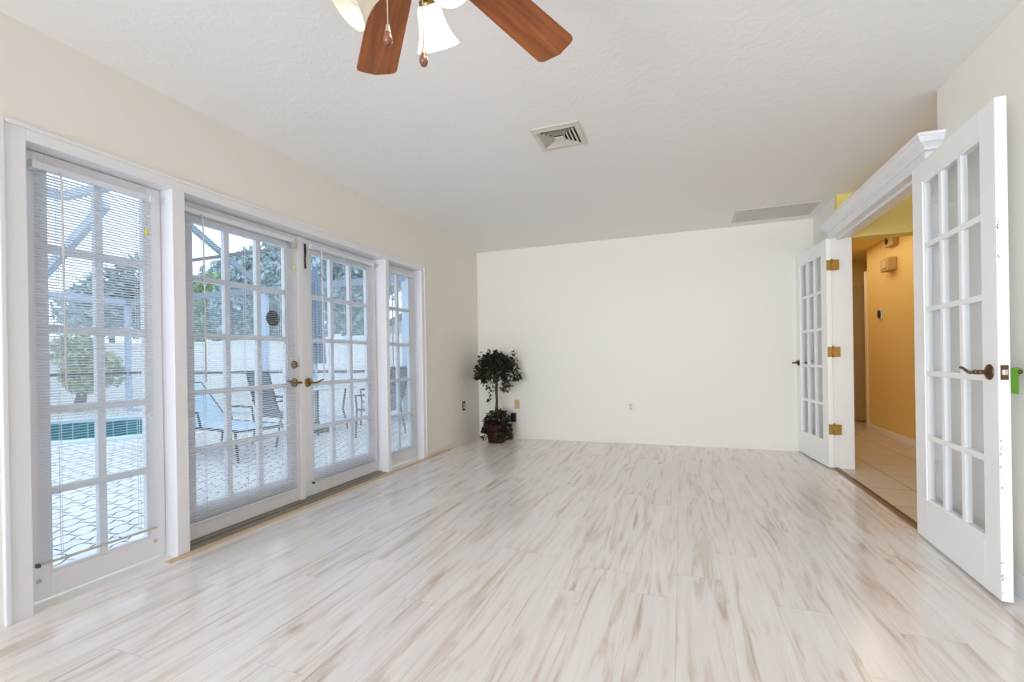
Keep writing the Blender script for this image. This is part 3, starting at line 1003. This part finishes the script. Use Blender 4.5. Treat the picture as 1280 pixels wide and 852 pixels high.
# ------------------------------------------------------------------ ceiling fan with light kit
FX, FY = 1.889, -4.59
BZ = 2.15
fan = empty('ceiling_fan', (FX, FY, H), 0, 'ceiling fan with cherry wood blades and white glass light shades', 'ceiling fan')
bz = BZ - H
MB().lathe([(0.0, 0.0), (0.075, 0.0), (0.075, -0.012), (0.060, -0.045), (0.030, -0.060), (0.014, -0.066), (0, -0.066)], (0, 0, 0), seg=32).build('canopy', M['brass'], fan)
MB().tube([(0, 0, -0.06), (0, 0, -0.19)], 0.0125, 14).build('downrod', M['brass'], fan)
MB().lathe([(0, -0.17), (0.03, -0.172), (0.075, -0.185), (0.105, -0.205), (0.118, -0.235), (0.118, -0.262), (0.100, -0.285), (0.060, -0.300), (0, -0.302)], (0, 0, 0), seg=40).build('motor_housing', M['brass'], fan)
RT = 0.69
for ang in (133.2, 70.0, 351, 278, 205.5):
    # blade outline: along local x
    r0, r1 = 0.145, RT
    w0, w1 = 0.056, 0.0765
    out = [(r0, -w0)]
    out += [(r0 + (r1 - 0.045 - r0) * 0.5, -(w0 + w1) / 2), (r1 - 0.040, -w1)]
    for k in range(1, 5):
        a = -PI / 2 + k * (PI / 2) / 5
        out.append((r1 - 0.040 + 0.025 * math.cos(a) * 1.0, -w1 + 0.025 + 0.025 * math.sin(a)))
    out += [(r1 - 0.013, -w1 + 0.028), (r1 - 0.011, -0.040), (r1 - 0.006, -0.020), (r1, 0.0)]
    top = [(x, -y) for x, y in out[:-1]][::-1]
    out = out + top
    bl = MB()
    bl.prism([(x, y, -0.003) for x, y in out], (0, 0, 0.006))
    bo = bl.build('blade', M['blade'], fan, bevel=0.0015)
    bo.location = (0, 0, bz)
    bo.rotation_euler = Euler((R(-9), 0, R(ang)), 'XYZ')
    ir = MB()
    ir.prism([(0.085, -0.016, -0.011), (0.13, -0.014, -0.011), (0.15, -0.042, -0.008), (0.20, -0.036, -0.008), (0.215, 0, -0.008), (0.20, 0.036, -0.008), (0.15, 0.042, -0.008), (0.13, 0.014, -0.011), (0.085, 0.016, -0.011)], (0, 0, 0.0045))
    ir.build('blade_iron', M['brass'], bo, bevel=0.001)
# light kit
lk = MB().lathe([(0, -0.300), (0.045, -0.302), (0.050, -0.312), (0.062, -0.345), (0.070, -0.375), (0.062, -0.405), (0.040, -0.425), (0.015, -0.434), (0, -0.436)], (0, 0, 0), seg=36).build('light_fitter', M['brass'], fan)
for ang, lit, dz in ((95, True, 0.0), (215, False, -0.026), (335, True, -0.018)):
    d = Vector((math.cos(R(ang)), math.sin(R(ang)), 0))
    ax = (d * math.sin(R(44)) + Vector((0, 0, -1)) * math.cos(R(44))).normalized()
    p0 = d * 0.084 + Vector((0, 0.012, -0.420 + dz))
    arm = MB().tube([d * 0.03 + Vector((0, 0, -0.37)), d * 0.06 + Vector((0, 0.006, -0.395)), p0 + ax * 0.012], 0.010, 10)
    arm.lathe([(0, 0), (0.020, 0.0), (0.024, 0.010), (0.024, 0.024), (0.020, 0.026)], p0, ax, 20)
    ao = arm.build('lamp_holder', M['brass'], fan)
    sh = MB()
    outer = [(0.025, 0.012), (0.031, 0.018), (0.035, 0.030), (0.037, 0.048), (0.041, 0.064), (0.048, 0.086), (0.060, 0.108), (0.064, 0.114)]
    inner = [(r - 0.0025, h) for r, h in outer[::-1]]
    sh.lathe(outer + inner, p0, ax, 36)
    so = sh.build('lamp_shade', M['shade_lit'] if lit else M['shade_off'], fan)
    bu = MB()
    bu.lathe([(0.010, 0.026), (0.012, 0.045), (0.020, 0.060), (0.022, 0.074), (0.016, 0.090), (0, 0.094)], p0, ax, 18)
    bu.build('bulb', M['bulb'] if lit else M['ivory'], so)
    if lit:
        ld = bpy.data.lights.new('fan_lamp', 'POINT')
        ld.energy, ld.color, ld.shadow_soft_size = 3.5, (1.0, 0.86, 0.66), 0.03
        lo = bpy.data.objects.new('fan_lamp', ld)
        q = p0 + ax * 0.112
        lo.location = (FX + q.x, FY + q.y, H + q.z)
        C.objects.link(lo)
for (cx, cy), zf, mm in (((0.010, -0.112), 1.776, 'a'), ((0.044, -0.010), 1.78, 'b')):
    top = Vector((cx * 0.55, cy * 0.55, -0.40))
    z1 = zf - H
    pc = MB().tube([top, (cx, cy, -0.425), (cx, cy, z1 + 0.022)], 0.0015, 6).build('pull_chain', M['chain'], fan)
    fb = MB().lathe([(0, 0.026), (0.003, 0.026), (0.0035, 0.018), (0.007, 0.010), (0.0105, -0.002), (0.0105, -0.010), (0.007, -0.018), (0, -0.021)], (cx, cy, z1), seg=16).build('fob', M['fob'], pc)
    MB().lathe([(0, 0.030), (0.004, 0.028), (0.006, 0.016), (0.0078, 0.009)], (cx, cy, z1), seg=14).build('fob_cap', M['chain'], pc)


# ------------------------------------------------------------------ foliage helper
def leaves(mb, rng, centre, rad, n, size, hollow=0.35, droop=0.0, squash=None):
    c = Vector(centre)
    for _ in range(n):
        while True:
            p = Vector((rng.uniform(-1, 1), rng.uniform(-1, 1), rng.uniform(-1, 1)))
            if hollow < p.length < 1:
                break
        q = c + Vector((p.x * rad[0], p.y * rad[1], p.z * rad[2]))
        s = size * rng.uniform(0.6, 1.25)
        e = Euler((rng.uniform(-1.1, 1.1) + droop, rng.uniform(-1.1, 1.1), rng.uniform(0, 2 * PI))).to_matrix()
        pts = [(-0.5, 0, 0), (-0.15, 0.24, 0.05), (0.2, 0.20, 0.04), (0.5, 0, -0.05), (0.2, -0.20, 0.04), (-0.15, -0.24, 0.05)]
        vs = [mb.bm.verts.new(q + e @ (Vector(t) * s) - mb.o) for t in pts]
        mb.bm.faces.new(vs[:4])
        mb.bm.faces.new((vs[0], vs[3], vs[4], vs[5]))


# ------------------------------------------------------------------ potted topiary in the corner
rng = random.Random(7)
px, py = 0.375, -0.31
pt = empty('potted_topiary', (px, py, 0), 0, 'dark leafed artificial topiary in a burgundy pot in the corner', 'potted plant')
pm = MB()
def sq(h, z, tw=0.0):
    pts = []
    for k in range(16):
        a = 2 * PI * k / 16 + tw
        r = h / max(abs(math.cos(a)), abs(math.sin(a))) ** 0.75
        pts.append(pm.bm.verts.new((r * math.cos(a), r * math.sin(a), z)))
    return pts
rings = [sq(0.088, 0.0), sq(0.092, 0.01), sq(0.108, 0.21), sq(0.118, 0.235), sq(0.112, 0.242), sq(0.100, 0.225), sq(0.095, 0.20)]
pm.bm.faces.new(rings[0][::-1])
for A_, B_ in zip(rings, rings[1:]):
    for k in range(16):
        pm.bm.faces.new((A_[k], A_[(k + 1) % 16], B_[(k + 1) % 16], B_[k]))
pm.build('pot', M['pot'], pt)
MB().lathe([(0, 0.222), (0.06, 0.220), (0.105, 0.205)], (0, 0, 0), seg=20).build('soil', M['soil'], pt)
M['plant_bark'] = simple('dark_plant_bark', (0.085, 0.045, 0.026), 0.8, noise=0.3, scale=40, bump=0.8, bscale=120)
MB().tube([(0, 0, 0.2), (-0.012, 0.004, 0.35), (0.006, 0, 0.5), (0.0, -0.004, 0.66), (0.012, 0, 0.80), (0.02, 0, 0.95)], [0.019, 0.017, 0.015, 0.015, 0.014, 0.010], 10).tube(
    [(0.004, 0.004, 0.2), (0.018, 0.01, 0.36), (-0.006, 0.012, 0.52), (0.012, 0.008, 0.7), (0.0, 0.0, 0.85)], [0.012, 0.011, 0.010, 0.010, 0.008], 8).build('trunk', M['plant_bark'], pt)
br = MB()
tips = []
for k in range(26):
    a = rng.uniform(0, 2 * PI)
    rr = rng.uniform(0.10, 0.25)
    z0 = rng.uniform(0.78, 0.95)
    mid = Vector((math.cos(a) * rr * 0.6, math.sin(a) * rr * 0.6, z0 + rng.uniform(0.04, 0.16)))
    end = Vector((math.cos(a) * rr, math.sin(a) * rr, z0 + rng.uniform(-0.16, 0.14)))
    br.tube([(0.015, 0, z0 - 0.06), mid, end], [0.006, 0.004, 0.002], 5)
    tips.append((mid, end))
br.build('branches', M['plant_bark'], pt)
cr = MB()
for k in range(24):
    a, rr = k * 2.4, 0.26 * math.sqrt((k + 0.5) / 24)
    zz = 1.10 - 0.30 * (rr / 0.26) ** 2 + rng.uniform(-0.05, 0.03)
    leaves(cr, rng, (rr * math.cos(a), rr * 0.9 * math.sin(a), zz), (0.078, 0.075, 0.065), 30, 0.072, 0)
for mid, end in tips:
    leaves(cr, rng, end, (0.055, 0.055, 0.07), 16, 0.050, 0.0)
for x, y, z, r in ((-0.26, -0.02, 0.83, 0.05), (-0.22, 0.0, 0.80, 0.05), (0.25, 0, 0.80, 0.05), (0.20, -0.05, 0.74, 0.05), (0.10, -0.05, 0.68, 0.04), (-0.07, 0, 0.60, 0.035), (-0.09, -0.02, 0.53, 0.03), (0.24, 0.0, 1.10, 0.04), (-0.20, 0.02, 1.06, 0.05)):
    leaves(cr, rng, (x, y, z), (r, r, r * 1.3), 12, 0.046, 0.0)
cr.build('crown_foliage', M['topiary'], pt, recalc=False)
ub = MB()
leaves(ub, rng, (0, 0, 0.275), (0.175, 0.160, 0.13), 330, 0.064, 0.3)
for k in range(16):
    a = k * 0.4
    if 3.9 < a < 5.2:
        continue
    leaves(ub, rng, (math.cos(a) * 0.155, math.sin(a) * 0.14, rng.uniform(0.09, 0.20)), (0.05, 0.045, 0.08), 26, 0.058, 0)
leaves(ub, rng, (-0.175, -0.05, 0.05), (0.04, 0.04, 0.03), 10, 0.04, 0)
leaves(ub, rng, (0.15, 0.06, 0.08), (0.03, 0.03, 0.05), 10, 0.04, 0)
leaves(ub, rng, (0.15, -0.02, 0.31), (0.05, 0.04, 0.03), 12, 0.05, 0)
ub.build('trailing_foliage', M['topiary'], pt, recalc=False)

# ------------------------------------------------------------------ out of doors: deck, pool, cage
pool_pts = []
tx, ty = 0.73, 0.683
nx_, ny_ = -0.683, 0.73
t0, hl, n0, hw_ = -6.15, 2.25, 4.65, 1.60
for k in range(48):
    a = 2 * PI * k / 48
    ca, sa = math.cos(a), math.sin(a)
    t = t0 + hl * math.copysign(abs(ca) ** 0.6, ca)
    nn = n0 + hw_ * math.copysign(abs(sa) ** 0.6, sa)
    pool_pts.append((t * tx + nn * nx_, t * ty + nn * ny_))
dk = bmesh.new()
outer = [(-16, -14), (-0.15, -14), (-0.15, 12), (-16, 12)]
ov = [dk.verts.new((x, y, DZ)) for x, y in outer]
iv = [dk.verts.new((x, y, DZ)) for x, y in pool_pts]
ed = [dk.edges.new((ov[i], ov[(i + 1) % 4])) for i in range(4)] + [dk.edges.new((iv[i], iv[(i + 1) % 48])) for i in range(48)]
bmesh.ops.triangle_fill(dk, use_beauty=True, edges=ed)
cx_ = sum(p[0] for p in pool_pts) / 48
for f in [f for f in dk.faces]:
    c = f.calc_center_median()
    if f.normal.z < 0:
        f.normal_flip()
me = bpy.data.meshes.new('ground_deck')
dk.to_mesh(me)
dk.free()
me.materials.append(M['paver'])
deck = bpy.data.objects.new('ground_deck', me)
C.objects.link(deck)
tag(deck, 'white interlocking paver deck around the pool', 'patio', kind='structure')
pool = empty('swimming_pool', (t0 * tx + n0 * nx_, t0 * ty + n0 * ny_, DZ), 0, 'in-ground swimming pool with teal water and pale coping', 'pool')
po = pool.location.copy()
cp = MB(po)
cc = Vector((po.x, po.y))
def ringpts(off, z):
    out = []
    for i, p in enumerate(pool_pts):
        a, b = Vector(pool_pts[i - 1]), Vector(pool_pts[(i + 1) % 48])
        t = (b - a).normalized()
        nrm = Vector((t.y, -t.x))
        q = Vector(p) + nrm * off
        out.append(cp_.bm.verts.new((q.x - po.x, q.y - po.y, z - po.z)))
    return out
cp_ = cp
rr = [ringpts(-0.02, DZ - 0.03), ringpts(-0.02, DZ + 0.03), ringpts(0.30, DZ + 0.03), ringpts(0.30, DZ + 0.001)]
for A_, B_ in zip(rr, rr[1:]):
    for k in range(48):
        cp.bm.faces.new((A_[k], A_[(k + 1) % 48], B_[(k + 1) % 48], B_[k]))
cp.build('coping', M['coping'], pool)
cp_ = MB(po)
rr = [ringpts(0, DZ), ringpts(0, DZ - 1.3)]
for k in range(48):
    cp_.bm.faces.new((rr[0][k], rr[0][(k + 1) % 48], rr[1][(k + 1) % 48], rr[1][k]))
cp_.bm.faces.new(rr[1])
cp_.build('basin', M['pool_tile'], pool)
cp_ = MB(po)
cp_.bm.faces.new(ringpts(-0.001, DZ - 0.42))
cp_.build('pool_water', M['water'], pool)

cage = empty('screen_enclosure', (-5, 1.85, DZ), 0, 'white aluminium pool cage framing the patio', 'pool enclosure')
co = cage.location.copy()
EZ = 2.51
YC = 1.85
XC = -10.3
for x in (XC, -8.1, -5.81, -4.55, -2.31, -0.22):
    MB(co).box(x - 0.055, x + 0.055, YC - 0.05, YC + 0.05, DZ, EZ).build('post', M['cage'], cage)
for y in (-0.6, -3.4, -6.2, -9):
    MB(co).box(XC - 0.05, XC + 0.05, y - 0.055, y + 0.055, DZ, EZ).build('post', M['cage'], cage)
MB(co).box(XC - 0.06, -0.16, YC - 0.06, YC + 0.06, EZ, EZ + 0.13).build('eave_beam', M['cage_shaded'], cage)
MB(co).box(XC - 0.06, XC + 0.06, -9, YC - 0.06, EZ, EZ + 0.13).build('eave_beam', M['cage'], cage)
MB(co).box(XC, -0.16, YC - 0.03, YC + 0.03, 0.80, 0.86).build('chair_rail', M['cage_dark'], cage)
MB(co).box(XC - 0.03, XC + 0.03, -9, YC - 0.03, 0.80, 0.86).build('chair_rail', M['cage_dark'], cage)
MB(co).box(XC, -0.16, YC - 0.03, YC + 0.03, DZ, DZ + 0.06).build('bottom_rail', M['cage'], cage)
def bar(p, q, r=0.05):
    p, q = Vector(p), Vector(q)
    mb = MB(co)
    t = (q - p).normalized()
    s = t.cross(Vector((0, 0, 1))).normalized()
    u = s.cross(t)
    c = [p + s * a * r + u * b * r for a, b in ((-1, -1.4), (1, -1.4), (1, 1.4), (-1, 1.4))]
    mb.prism(c, q - p)
    return mb
RZ = 4.0
MB(co).box(XC + 0.05, -0.3, YC - 0.002, YC + 0.002, DZ + 0.06, EZ).build('insect_screen', M['screen'], cage)
MB(co).box(XC - 0.002, XC + 0.002, -9, YC - 0.05, DZ + 0.06, EZ).build('insect_screen', M['screen'], cage)
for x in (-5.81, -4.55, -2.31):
    bar((x, YC, EZ + 0.08), (x, YC - 2.45, EZ + 0.08 + 1.47), 0.035).build('rafter', M['cage_shaded'], cage)
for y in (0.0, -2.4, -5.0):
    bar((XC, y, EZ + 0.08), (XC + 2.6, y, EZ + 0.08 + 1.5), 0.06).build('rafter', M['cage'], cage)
bar((XC + 2.5, YC - 2.45, EZ + 1.55), (-0.1, YC - 2.45, EZ + 1.55), 0.05).build('ridge_beam', M['cage'], cage)
bar((XC + 2.5, YC - 2.45, EZ + 1.55), (XC + 2.5, -9, EZ + 1.55), 0.05).build('ridge_beam', M['cage'], cage)
bar((XC + 0.9, YC - 0.9, EZ + 0.62), (-0.1, YC - 0.9, EZ + 0.62), 0.02).build('purlin', M['cage_dark'], cage)

# white fence
fn = empty('privacy_fence', (-6, 4.3, DZ), 0, 'solid white privacy fence beyond the pool cage', 'fence')
fo = fn.location.copy()
MB(fo).box(-13.2, 2.0, 4.27, 4.33, DZ, 1.62).build('fence_panel', M['fence'], fn)
MB(fo).box(-13.23, -13.17, -12, 4.27, DZ, 1.62).build('fence_panel', M['fence'], fn)
MB(fo).box(-13.25, 2.0, 4.25, 4.35, 1.62, 1.70).build('fence_cap', M['fence'], fn)
MB(fo).box(-13.26, -13.14, -12, 4.25, 1.62, 1.70).build('fence_cap', M['fence'], fn)
for x in (-13.2, -10.8, -8.4, -6.0, -3.6, -1.2):
    MB(fo).box(x - 0.065, x + 0.065, 4.235, 4.365, DZ, 1.76).build('fence_post', M['fence'], fn)

# trees beyond the fence
def tree(loc, h, rad, rz, n, size, mat, label, name='tree', lean=0.0, seed=1):
    rg = random.Random(seed)
    t = empty(name, loc, 0, label, 'tree', 'trees beyond the white fence')
    MB().tube([(0, 0, 0), (lean * 0.3, 0.03, h * 0.3), (lean * 0.7, 0, h * 0.65), (lean, 0, h)], [0.14, 0.11, 0.09, 0.05], 8).build('trunk', M['bark'], t)
    f = MB()
    for k in range(7):
        c = (lean + rg.uniform(-0.6, 0.6) * rad, rg.uniform(-0.6, 0.6) * rad, h + rg.uniform(-0.5, 0.5) * rz)
        leaves(f, rg, c, (rad * 0.62, rad * 0.62, rz * 0.6), n // 3, size, 0.2)
    f.build('foliage', mat, t, recalc=False)
    return t


tree((-14.2, 7.2, DZ), 3.0, 1.4, 1.8, 2200, 0.26, M['leaf_green'], 'green tree over the fence behind the pool cage corner', seed=3)
tree((-10.7, 6.5, DZ), 3.1, 1.5, 2.0, 2800, 0.26, M['leaf_blue'], 'broad blue-green tree over the fence seen through the deadbolt door', seed=4)
tree((-7.2, 6.7, DZ), 3.1, 1.35, 1.8, 2200, 0.26, M['leaf_blue'], 'blue-green tree over the fence in front of the neighbouring house', seed=5)
tree((-4.0, 6.2, DZ), 2.9, 1.3, 1.8, 1800, 0.24, M['leaf_green'], 'bright green tree over the fence seen through the sidelight by the corner', seed=8)
tree((-19.0, 13.0, DZ), 5.2, 2.9, 2.6, 3000, 0.42, M['leaf_blue'], 'tall blue-green tree standing far behind the fence', seed=6)
tree((-17.5, 5.5, DZ), 3.6, 1.6, 1.7, 1700, 0.28, M['leaf_blue'], 'loose blue-green tree beyond the far pool corner', seed=10)
sh_ = tree((-11.75, 1.55, DZ), 1.15, 0.62, 0.75, 1200, 0.16, M['leaf_yellow'], 'yellow green leaning shrub between pool cage and white fence', name='shrub', lean=0.3, seed=9)
sh_['category'] = 'shrub'
del sh_['group']

# neighbouring house
hs = empty('neighbour_house', (-6.3, 9.8, DZ), 0, 'white neighbouring house with a grey gable roof', 'house')
ho = hs.location.copy()
wm = MB(ho)
wm.prism([(-8.8, 9.6, DZ), (-4.6, 9.6, DZ), (-4.6, 9.6, 2.1), (-6.7, 9.6, 2.9), (-8.8, 9.6, 2.1)], (0, 4, 0))
wm.build('walls', M['house'], hs)
rm = MB(ho)
rm.prism([(-9.2, 9.3, 1.98), (-6.7, 9.3, 2.95), (-6.7, 9.3, 3.07), (-9.2, 9.3, 2.10)], (0, 4.6, 0))
rm.prism([(-6.7, 9.3, 2.95), (-4.2, 9.3, 1.98), (-4.2, 9.3, 2.10), (-6.7, 9.3, 3.07)], (0, 4.6, 0))
rm.build('roof', M['roof'], hs)
MB(ho).box(-8.5, -8.15, 9.45, 9.6, DZ, 2.1).build('pillar', M['house_blue'], hs)

# ------------------------------------------------------------------ patio furniture
ln = empty('chaise_lounge', (-3.0, -1.42, DZ), R(-6), 'pale blue sling chaise lounge with its back raised on the deck', 'lounge chair')
# local x from head (-) to foot (+)
fr = MB()
for s in (-0.31, 0.31):
    fr.tube([(-0.25, s, 0.36), (0.95, s, 0.36)], 0.016, 8)
    fr.tube([(-0.25, s, 0.36), (-0.85, s, 0.86)], 0.016, 8)
fr.tube([(0.95, -0.31, 0.36), (0.95, 0.31, 0.36)], 0.016, 8)
fr.tube([(-0.85, -0.31, 0.86), (-0.85, 0.31, 0.86)], 0.016, 8)
fr.build('frame', M['tube'], ln)
for x, dx in ((-0.35, -0.06), (0.85, 0.05)):
    for s in (-0.31, 0.31):
        MB().tube([(x, s, 0.36), (x + dx, s, 0.0)], 0.015, 8).build('leg', M['tube'], ln)
MB().tube([(-0.2, -0.33, 0.36), (-0.28, -0.34, 0.55), (0.2, -0.34, 0.55), (0.25, -0.33, 0.36)], 0.014, 8).build('armrest', M['tube'], ln)
MB().tube([(-0.2, 0.33, 0.36), (-0.28, 0.34, 0.55), (0.2, 0.34, 0.55), (0.25, 0.33, 0.36)], 0.014, 8).build('armrest', M['tube'], ln)
MB().prism([(-0.25, -0.30, 0.355), (0.94, -0.30, 0.355), (0.94, -0.30, 0.367), (-0.245, -0.30, 0.367)], (0, 0.60, 0)).build('seat_sling', M['sling'], ln)
MB().prism([(-0.25, -0.30, 0.357), (-0.84, -0.30, 0.855), (-0.834, -0.30, 0.864), (-0.243, -0.30, 0.366)], (0, 0.60, 0)).build('back_sling', M['sling'], ln)

pt_ = empty('patio_table', (-3.05, 0.35, DZ), 0, 'round pale patio table under the furled umbrella', 'table')
MB().lathe([(0.03, 0.695), (0.03, 0.72), (0.58, 0.72), (0.60, 0.715), (0.60, 0.70), (0.58, 0.695), (0.03, 0.695)], (0, 0, 0), seg=40).build('table_top', M['tabletop'], pt_)
for k in range(4):
    a = PI / 4 + k * PI / 2
    MB().tube([(0.45 * math.cos(a), 0.45 * math.sin(a), 0.695), (0.40 * math.cos(a), 0.40 * math.sin(a), 0.35), (0.48 * math.cos(a), 0.48 * math.sin(a), 0)], 0.016, 8).build('leg', M['tube'], pt_)
um = empty('patio_umbrella', (-3.05, 0.35, DZ), 0, 'furled slate blue patio umbrella standing through the table', 'umbrella')
MB().tube([(0, 0, 0), (0, 0, 2.72)], 0.019, 10).ball((0, 0, 2.74), 0.03).build('pole', M['cage'], um)
MB().lathe([(0, 0.0), (0.22, 0.0), (0.22, 0.05), (0.06, 0.09), (0.03, 0.20), (0, 0.20)], (0, 0, 0), seg=24).build('base', M['tube'], um)
cn = MB()
seg = 24
rings = []
for z, r in ((2.68, 0.025), (2.4, 0.075), (2.0, 0.105), (1.6, 0.115), (1.25, 0.125), (1.1, 0.135)):
    rings.append([cn.bm.verts.new((r * (1 + 0.22 * (-1) ** k) * math.cos(2 * PI * k / seg), r * (1 + 0.22 * (-1) ** k) * math.sin(2 * PI * k / seg), z)) for k in range(seg)])
for A_, B_ in zip(rings, rings[1:]):
    for k in range(seg):
        cn.bm.faces.new((A_[k], A_[(k + 1) % seg], B_[(k + 1) % seg], B_[k]))
cn.build('canopy', M['umbrella'], um)


def patio_chair(loc, rz, label):
    c = empty('patio_chair', loc, rz, label, 'chair', 'sling chairs round the patio table')
    # faces local +x
    for s in (-0.27, 0.27):
        MB().tube([(0.25, s, 0), (0.22, s, 0.40), (0.24, s, 0.62)], 0.013, 8).build('leg', M['tube'], c)
        MB().tube([(-0.28, s, 0), (-0.20, s, 0.40)], 0.013, 8).build('leg', M['tube'], c)
        MB().tube([(0.25, s, 0.62), (-0.05, s, 0.64), (-0.27, s, 0.60)], 0.016, 8).build('armrest', M['tube'], c)
    f = MB()
    for s in (-0.25, 0.25):
        f.tube([(0.24, s, 0.42), (-0.18, s, 0.38), (-0.26, s, 0.60), (-0.36, s, 1.0)], 0.013, 8)
    f.tube([(-0.36, -0.25, 1.0), (-0.37, 0, 1.02), (-0.36, 0.25, 1.0)], 0.013, 8)
    f.build('frame', M['tube'], c)
    MB().prism([(0.24, -0.245, 0.415), (0.24, -0.245, 0.425), (-0.175, -0.245, 0.385), (-0.18, -0.245, 0.375)], (0, 0.49, 0)).build('seat', M['dark_sling'], c)
    MB().prism([(-0.18, -0.245, 0.38), (-0.172, -0.245, 0.38), (-0.252, -0.245, 0.60), (-0.352, -0.245, 1.0), (-0.36, -0.245, 1.0), (-0.26, -0.245, 0.60)], (0, 0.49, 0)).build('backrest', M['dark_sling'], c)
    return c


patio_chair((-2.75, -0.62, DZ), R(80), 'dark sling patio chair with its back to the chaise lounge')
patio_chair((-1.75, 0.25, DZ), R(185), 'dark sling patio chair between the table and the house')
patio_chair((-2.45, 1.25, DZ), R(250), 'dark sling patio chair behind the table by the cage post')
